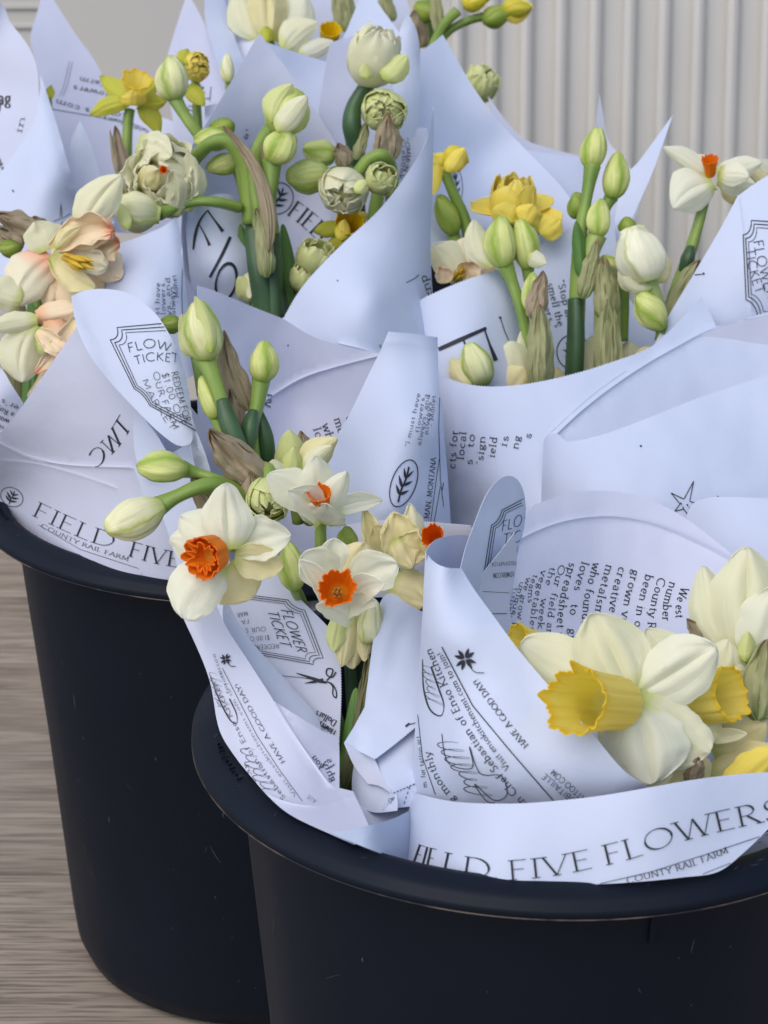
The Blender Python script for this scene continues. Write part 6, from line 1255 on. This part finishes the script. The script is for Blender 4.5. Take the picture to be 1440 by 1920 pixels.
petal(f, (1090, 520, D - .010), (1080, 415, D - .010), 13, 'leaf green', cup=-.8, q=.4); spathe(f, (1092, 560, D - .012), (1120, 450, D - .012), 16, 'green brown spathe', q=.4)
tube(f, [(1080, 560, D - .003), (1080, 640, D - .003), (1074, 760, D + .004)], [30, 34, 36], 'dark green stem')
f = stemthing('narcissus_stem', 'broad pale green sheathed stalk with bent bud, just left of the closed white flower', 'flower buds', 1135, 620, .89)
D = .89
tube(f, [(1136, 500, D), (1140, 560, D), (1140, 640, D), (1138, 760, D + .01)], [42, 50, 50, 48], 'pale green stem'); spathe(f, (1140, 600, D - .010), (1132, 482, D - .010), 25, 'green brown spathe', q=.35, bw=.7); spathe(f, (1140, 740, D - .011), (1140, 560, D - .011), 26, 'green brown spathe', q=.25, bw=.8)
bud(f, (1156, 515, D + .004), (1128, 480, D + .002), 40, 'lime bud', blunt=.3); bud(f, (1118, 530, D + .004), (1112, 490, D + .004), 26, 'lime bud'); tube(f, [(1155, 500, D + .006), (1168, 540, D + .006), (1166, 640, D + .008)], [26, 22, 22])
f = stemthing('daffodil', 'closed white flower with one petal hanging loose, right of the pale green sheathed stalk', 'flower', 1210, 520, .87)
D = .875
bud(f, (1214, 528, D), (1186, 424, D - .002), 92, 'white bud', phase=.15, twist=.15, fat=.85, blunt=.45, lobes=4); petal(f, (1206, 536, D + .004), (1160, 500, D), 20, CW, cup=-.5, bend=-8); petal(f, (1222, 540, D), (1166, 518, D - .006), 13, CW, cup=-.6, q=.45, bend=-8); petal(f, (1230, 530, D + .006), (1248, 476, D + .006), 22, IV, cup=-.5)
petal(f, (1180, 470, D + .004), (1158, 452, D), 14, LC, cup=-.4)
tube(f, [(1215, 524, D + .004), (1230, 560, D + .006), (1242, 620, D + .01), (1240, 720, D + .01)], [30, 26, 26, 26], 'pale green stem'); bud(f, (1176, 440, D + .02), (1176, 406, D + .02), 34, 'green bud')
f = stemthing('daffodil_bud', 'plump green bud low between the closed white flower and the paper edge', 'flower bud', 1215, 590, .87)
bud(f, (1244, 618, .872), (1196, 552, .87), 58, 'lime bud', phase=.6, fat=1.0, blunt=.3); tube(f, [(1240, 614, .875), (1244, 700, .88)], [22, 22])
f = stemthing('daffodil', 'white daffodil with a short orange cup standing clear against the fluted screen, upper right', 'flower', 1310, 400, .92)
D = .92
tube(f, [(1320, 380, D + .004), (1310, 420, D + .004), (1292, 480, D + .004), (1262, 560, D), (1240, 640, D)], [20, 20, 24, 24, 26]); tube(f, [(1296, 462, D), (1290, 485, D - .001), (1280, 510, D)], [14, 27, 16], 'dark green stem', name='stem_joint')
petal(f, (1330, 330, D + .002), (1244, 276, D - .002), 19, PW, cup=-.5, e=.95, q=.55, bw=.5, bend=6); petal(f, (1328, 318, D + .01), (1306, 290, D + .014), 16, CW, cup=-.4); petal(f, (1345, 325, D + .006), (1428, 304, D + .008), 22, PW, cup=-.4, q=.5, bw=.5); petal(f, (1345, 335, D), (1415, 345, D), 22, PW, cup=-.5, q=.5, bw=.6, bend=4); petal(f, (1350, 326, D - .006), (1404, 330, D - .012), 22, PW, cup=-.4, q=.45, bw=.7)
petal(f, (1336, 342, D - .004), (1262, 390, D - .014), 42, PW, cup=-.5, e=1.1, q=.45, bw=.4, bend=10, rib=1.5)
corona(f, (1332, 330, D - .002), (1331, 298, D - .010), 9, 15, 'orange corona', frill=.1)
f = stemthing('daffodil', 'faded white petals at the right edge just behind the ticket wrap', 'flower', 1420, 330, .95)
petal(f, (1440, 350, .945), (1400, 318, .94), 16, IV, cup=-.4); petal(f, (1440, 330, .948), (1420, 300, .944), 20, PW, cup=-.4); petal(f, (1380, 380, .94), (1352, 350, .94), 12, IV, cup=-.4); tube(f, [(1440, 345, .95), (1430, 460, .95)], [16, 18])
f = stemthing('dry_spathe', 'soft brown sheath at the foot of the white daffodil near the screen', 'dry spathe', 1270, 560, .88)
spathe(f, (1246, 640, .885), (1310, 486, .892), 26, 'green brown spathe', q=.4); tube(f, [(1252, 600, .888), (1244, 700, .89)], [30, 34], 'pale green stem')
f = stemthing('daffodil_bud', 'half open cream and green bud beside the big black printed letter right of centre', 'flower bud', 890, 690, .87)
D = .862
bud(f, (905, 725, D), (878, 642, D - .002), 66, 'cream bud', phase=.3, twist=.1, fat=.8); petal(f, (880, 724, D - .006), (846, 672, D - .004), 20, IV, cup=-.6, q=.5); tube(f, [(902, 722, D + .004), (910, 800, D + .01)], [26, 26])
f = stemthing('daffodil', 'pale white petals sunk behind the mottled sheath in the right middle wrap', 'flower', 960, 680, .885)
petal(f, (975, 740, .882), (958, 640, .88), 40, CW, cup=-.5, e=1.1, q=.45, bw=.5); petal(f, (950, 740, .878), (985, 690, .876), 34, IV, cup=-.5, q=.45, bw=.5); petal(f, (985, 720, .884), (978, 620, .884), 18, CW, cup=-.5); tube(f, [(965, 735, .886), (965, 800, .89)], [22, 22])
f = stemthing('daffodil', 'row of sunken white petals low behind the sheathed stalks in the right middle wrap', 'flower', 1180, 660, .90)
petal(f, (1110, 720, .905), (1110, 630, .905), 26, CW, cup=-.4, q=.45, bw=.5); petal(f, (1180, 700, .90), (1180, 640, .90), 30, CW, cup=-.4, q=.45, bw=.5); petal(f, (1200, 690, .89), (1225, 650, .89), 22, IV, cup=-.4); petal(f, (1040, 740, .90), (1045, 690, .90), 26, IV, cup=-.4); tube(f, [(1180, 700, .905), (1180, 780, .91)], [20, 20])

f = stemthing('daffodil_leaf', 'dark leaves in the gap behind the salmon daffodils at the left edge', 'leaf', 90, 720, .90)
for a_, b_ in ((60, 520), (100, 540), (130, 560), (30, 560), (80, 600)):
    petal(f, (a_ - 10, 860, .885), (a_ + 10, b_, .895), 24, 'olive withered leaf' if a_ % 20 else 'leaf green', q=.35, cup=-.4)
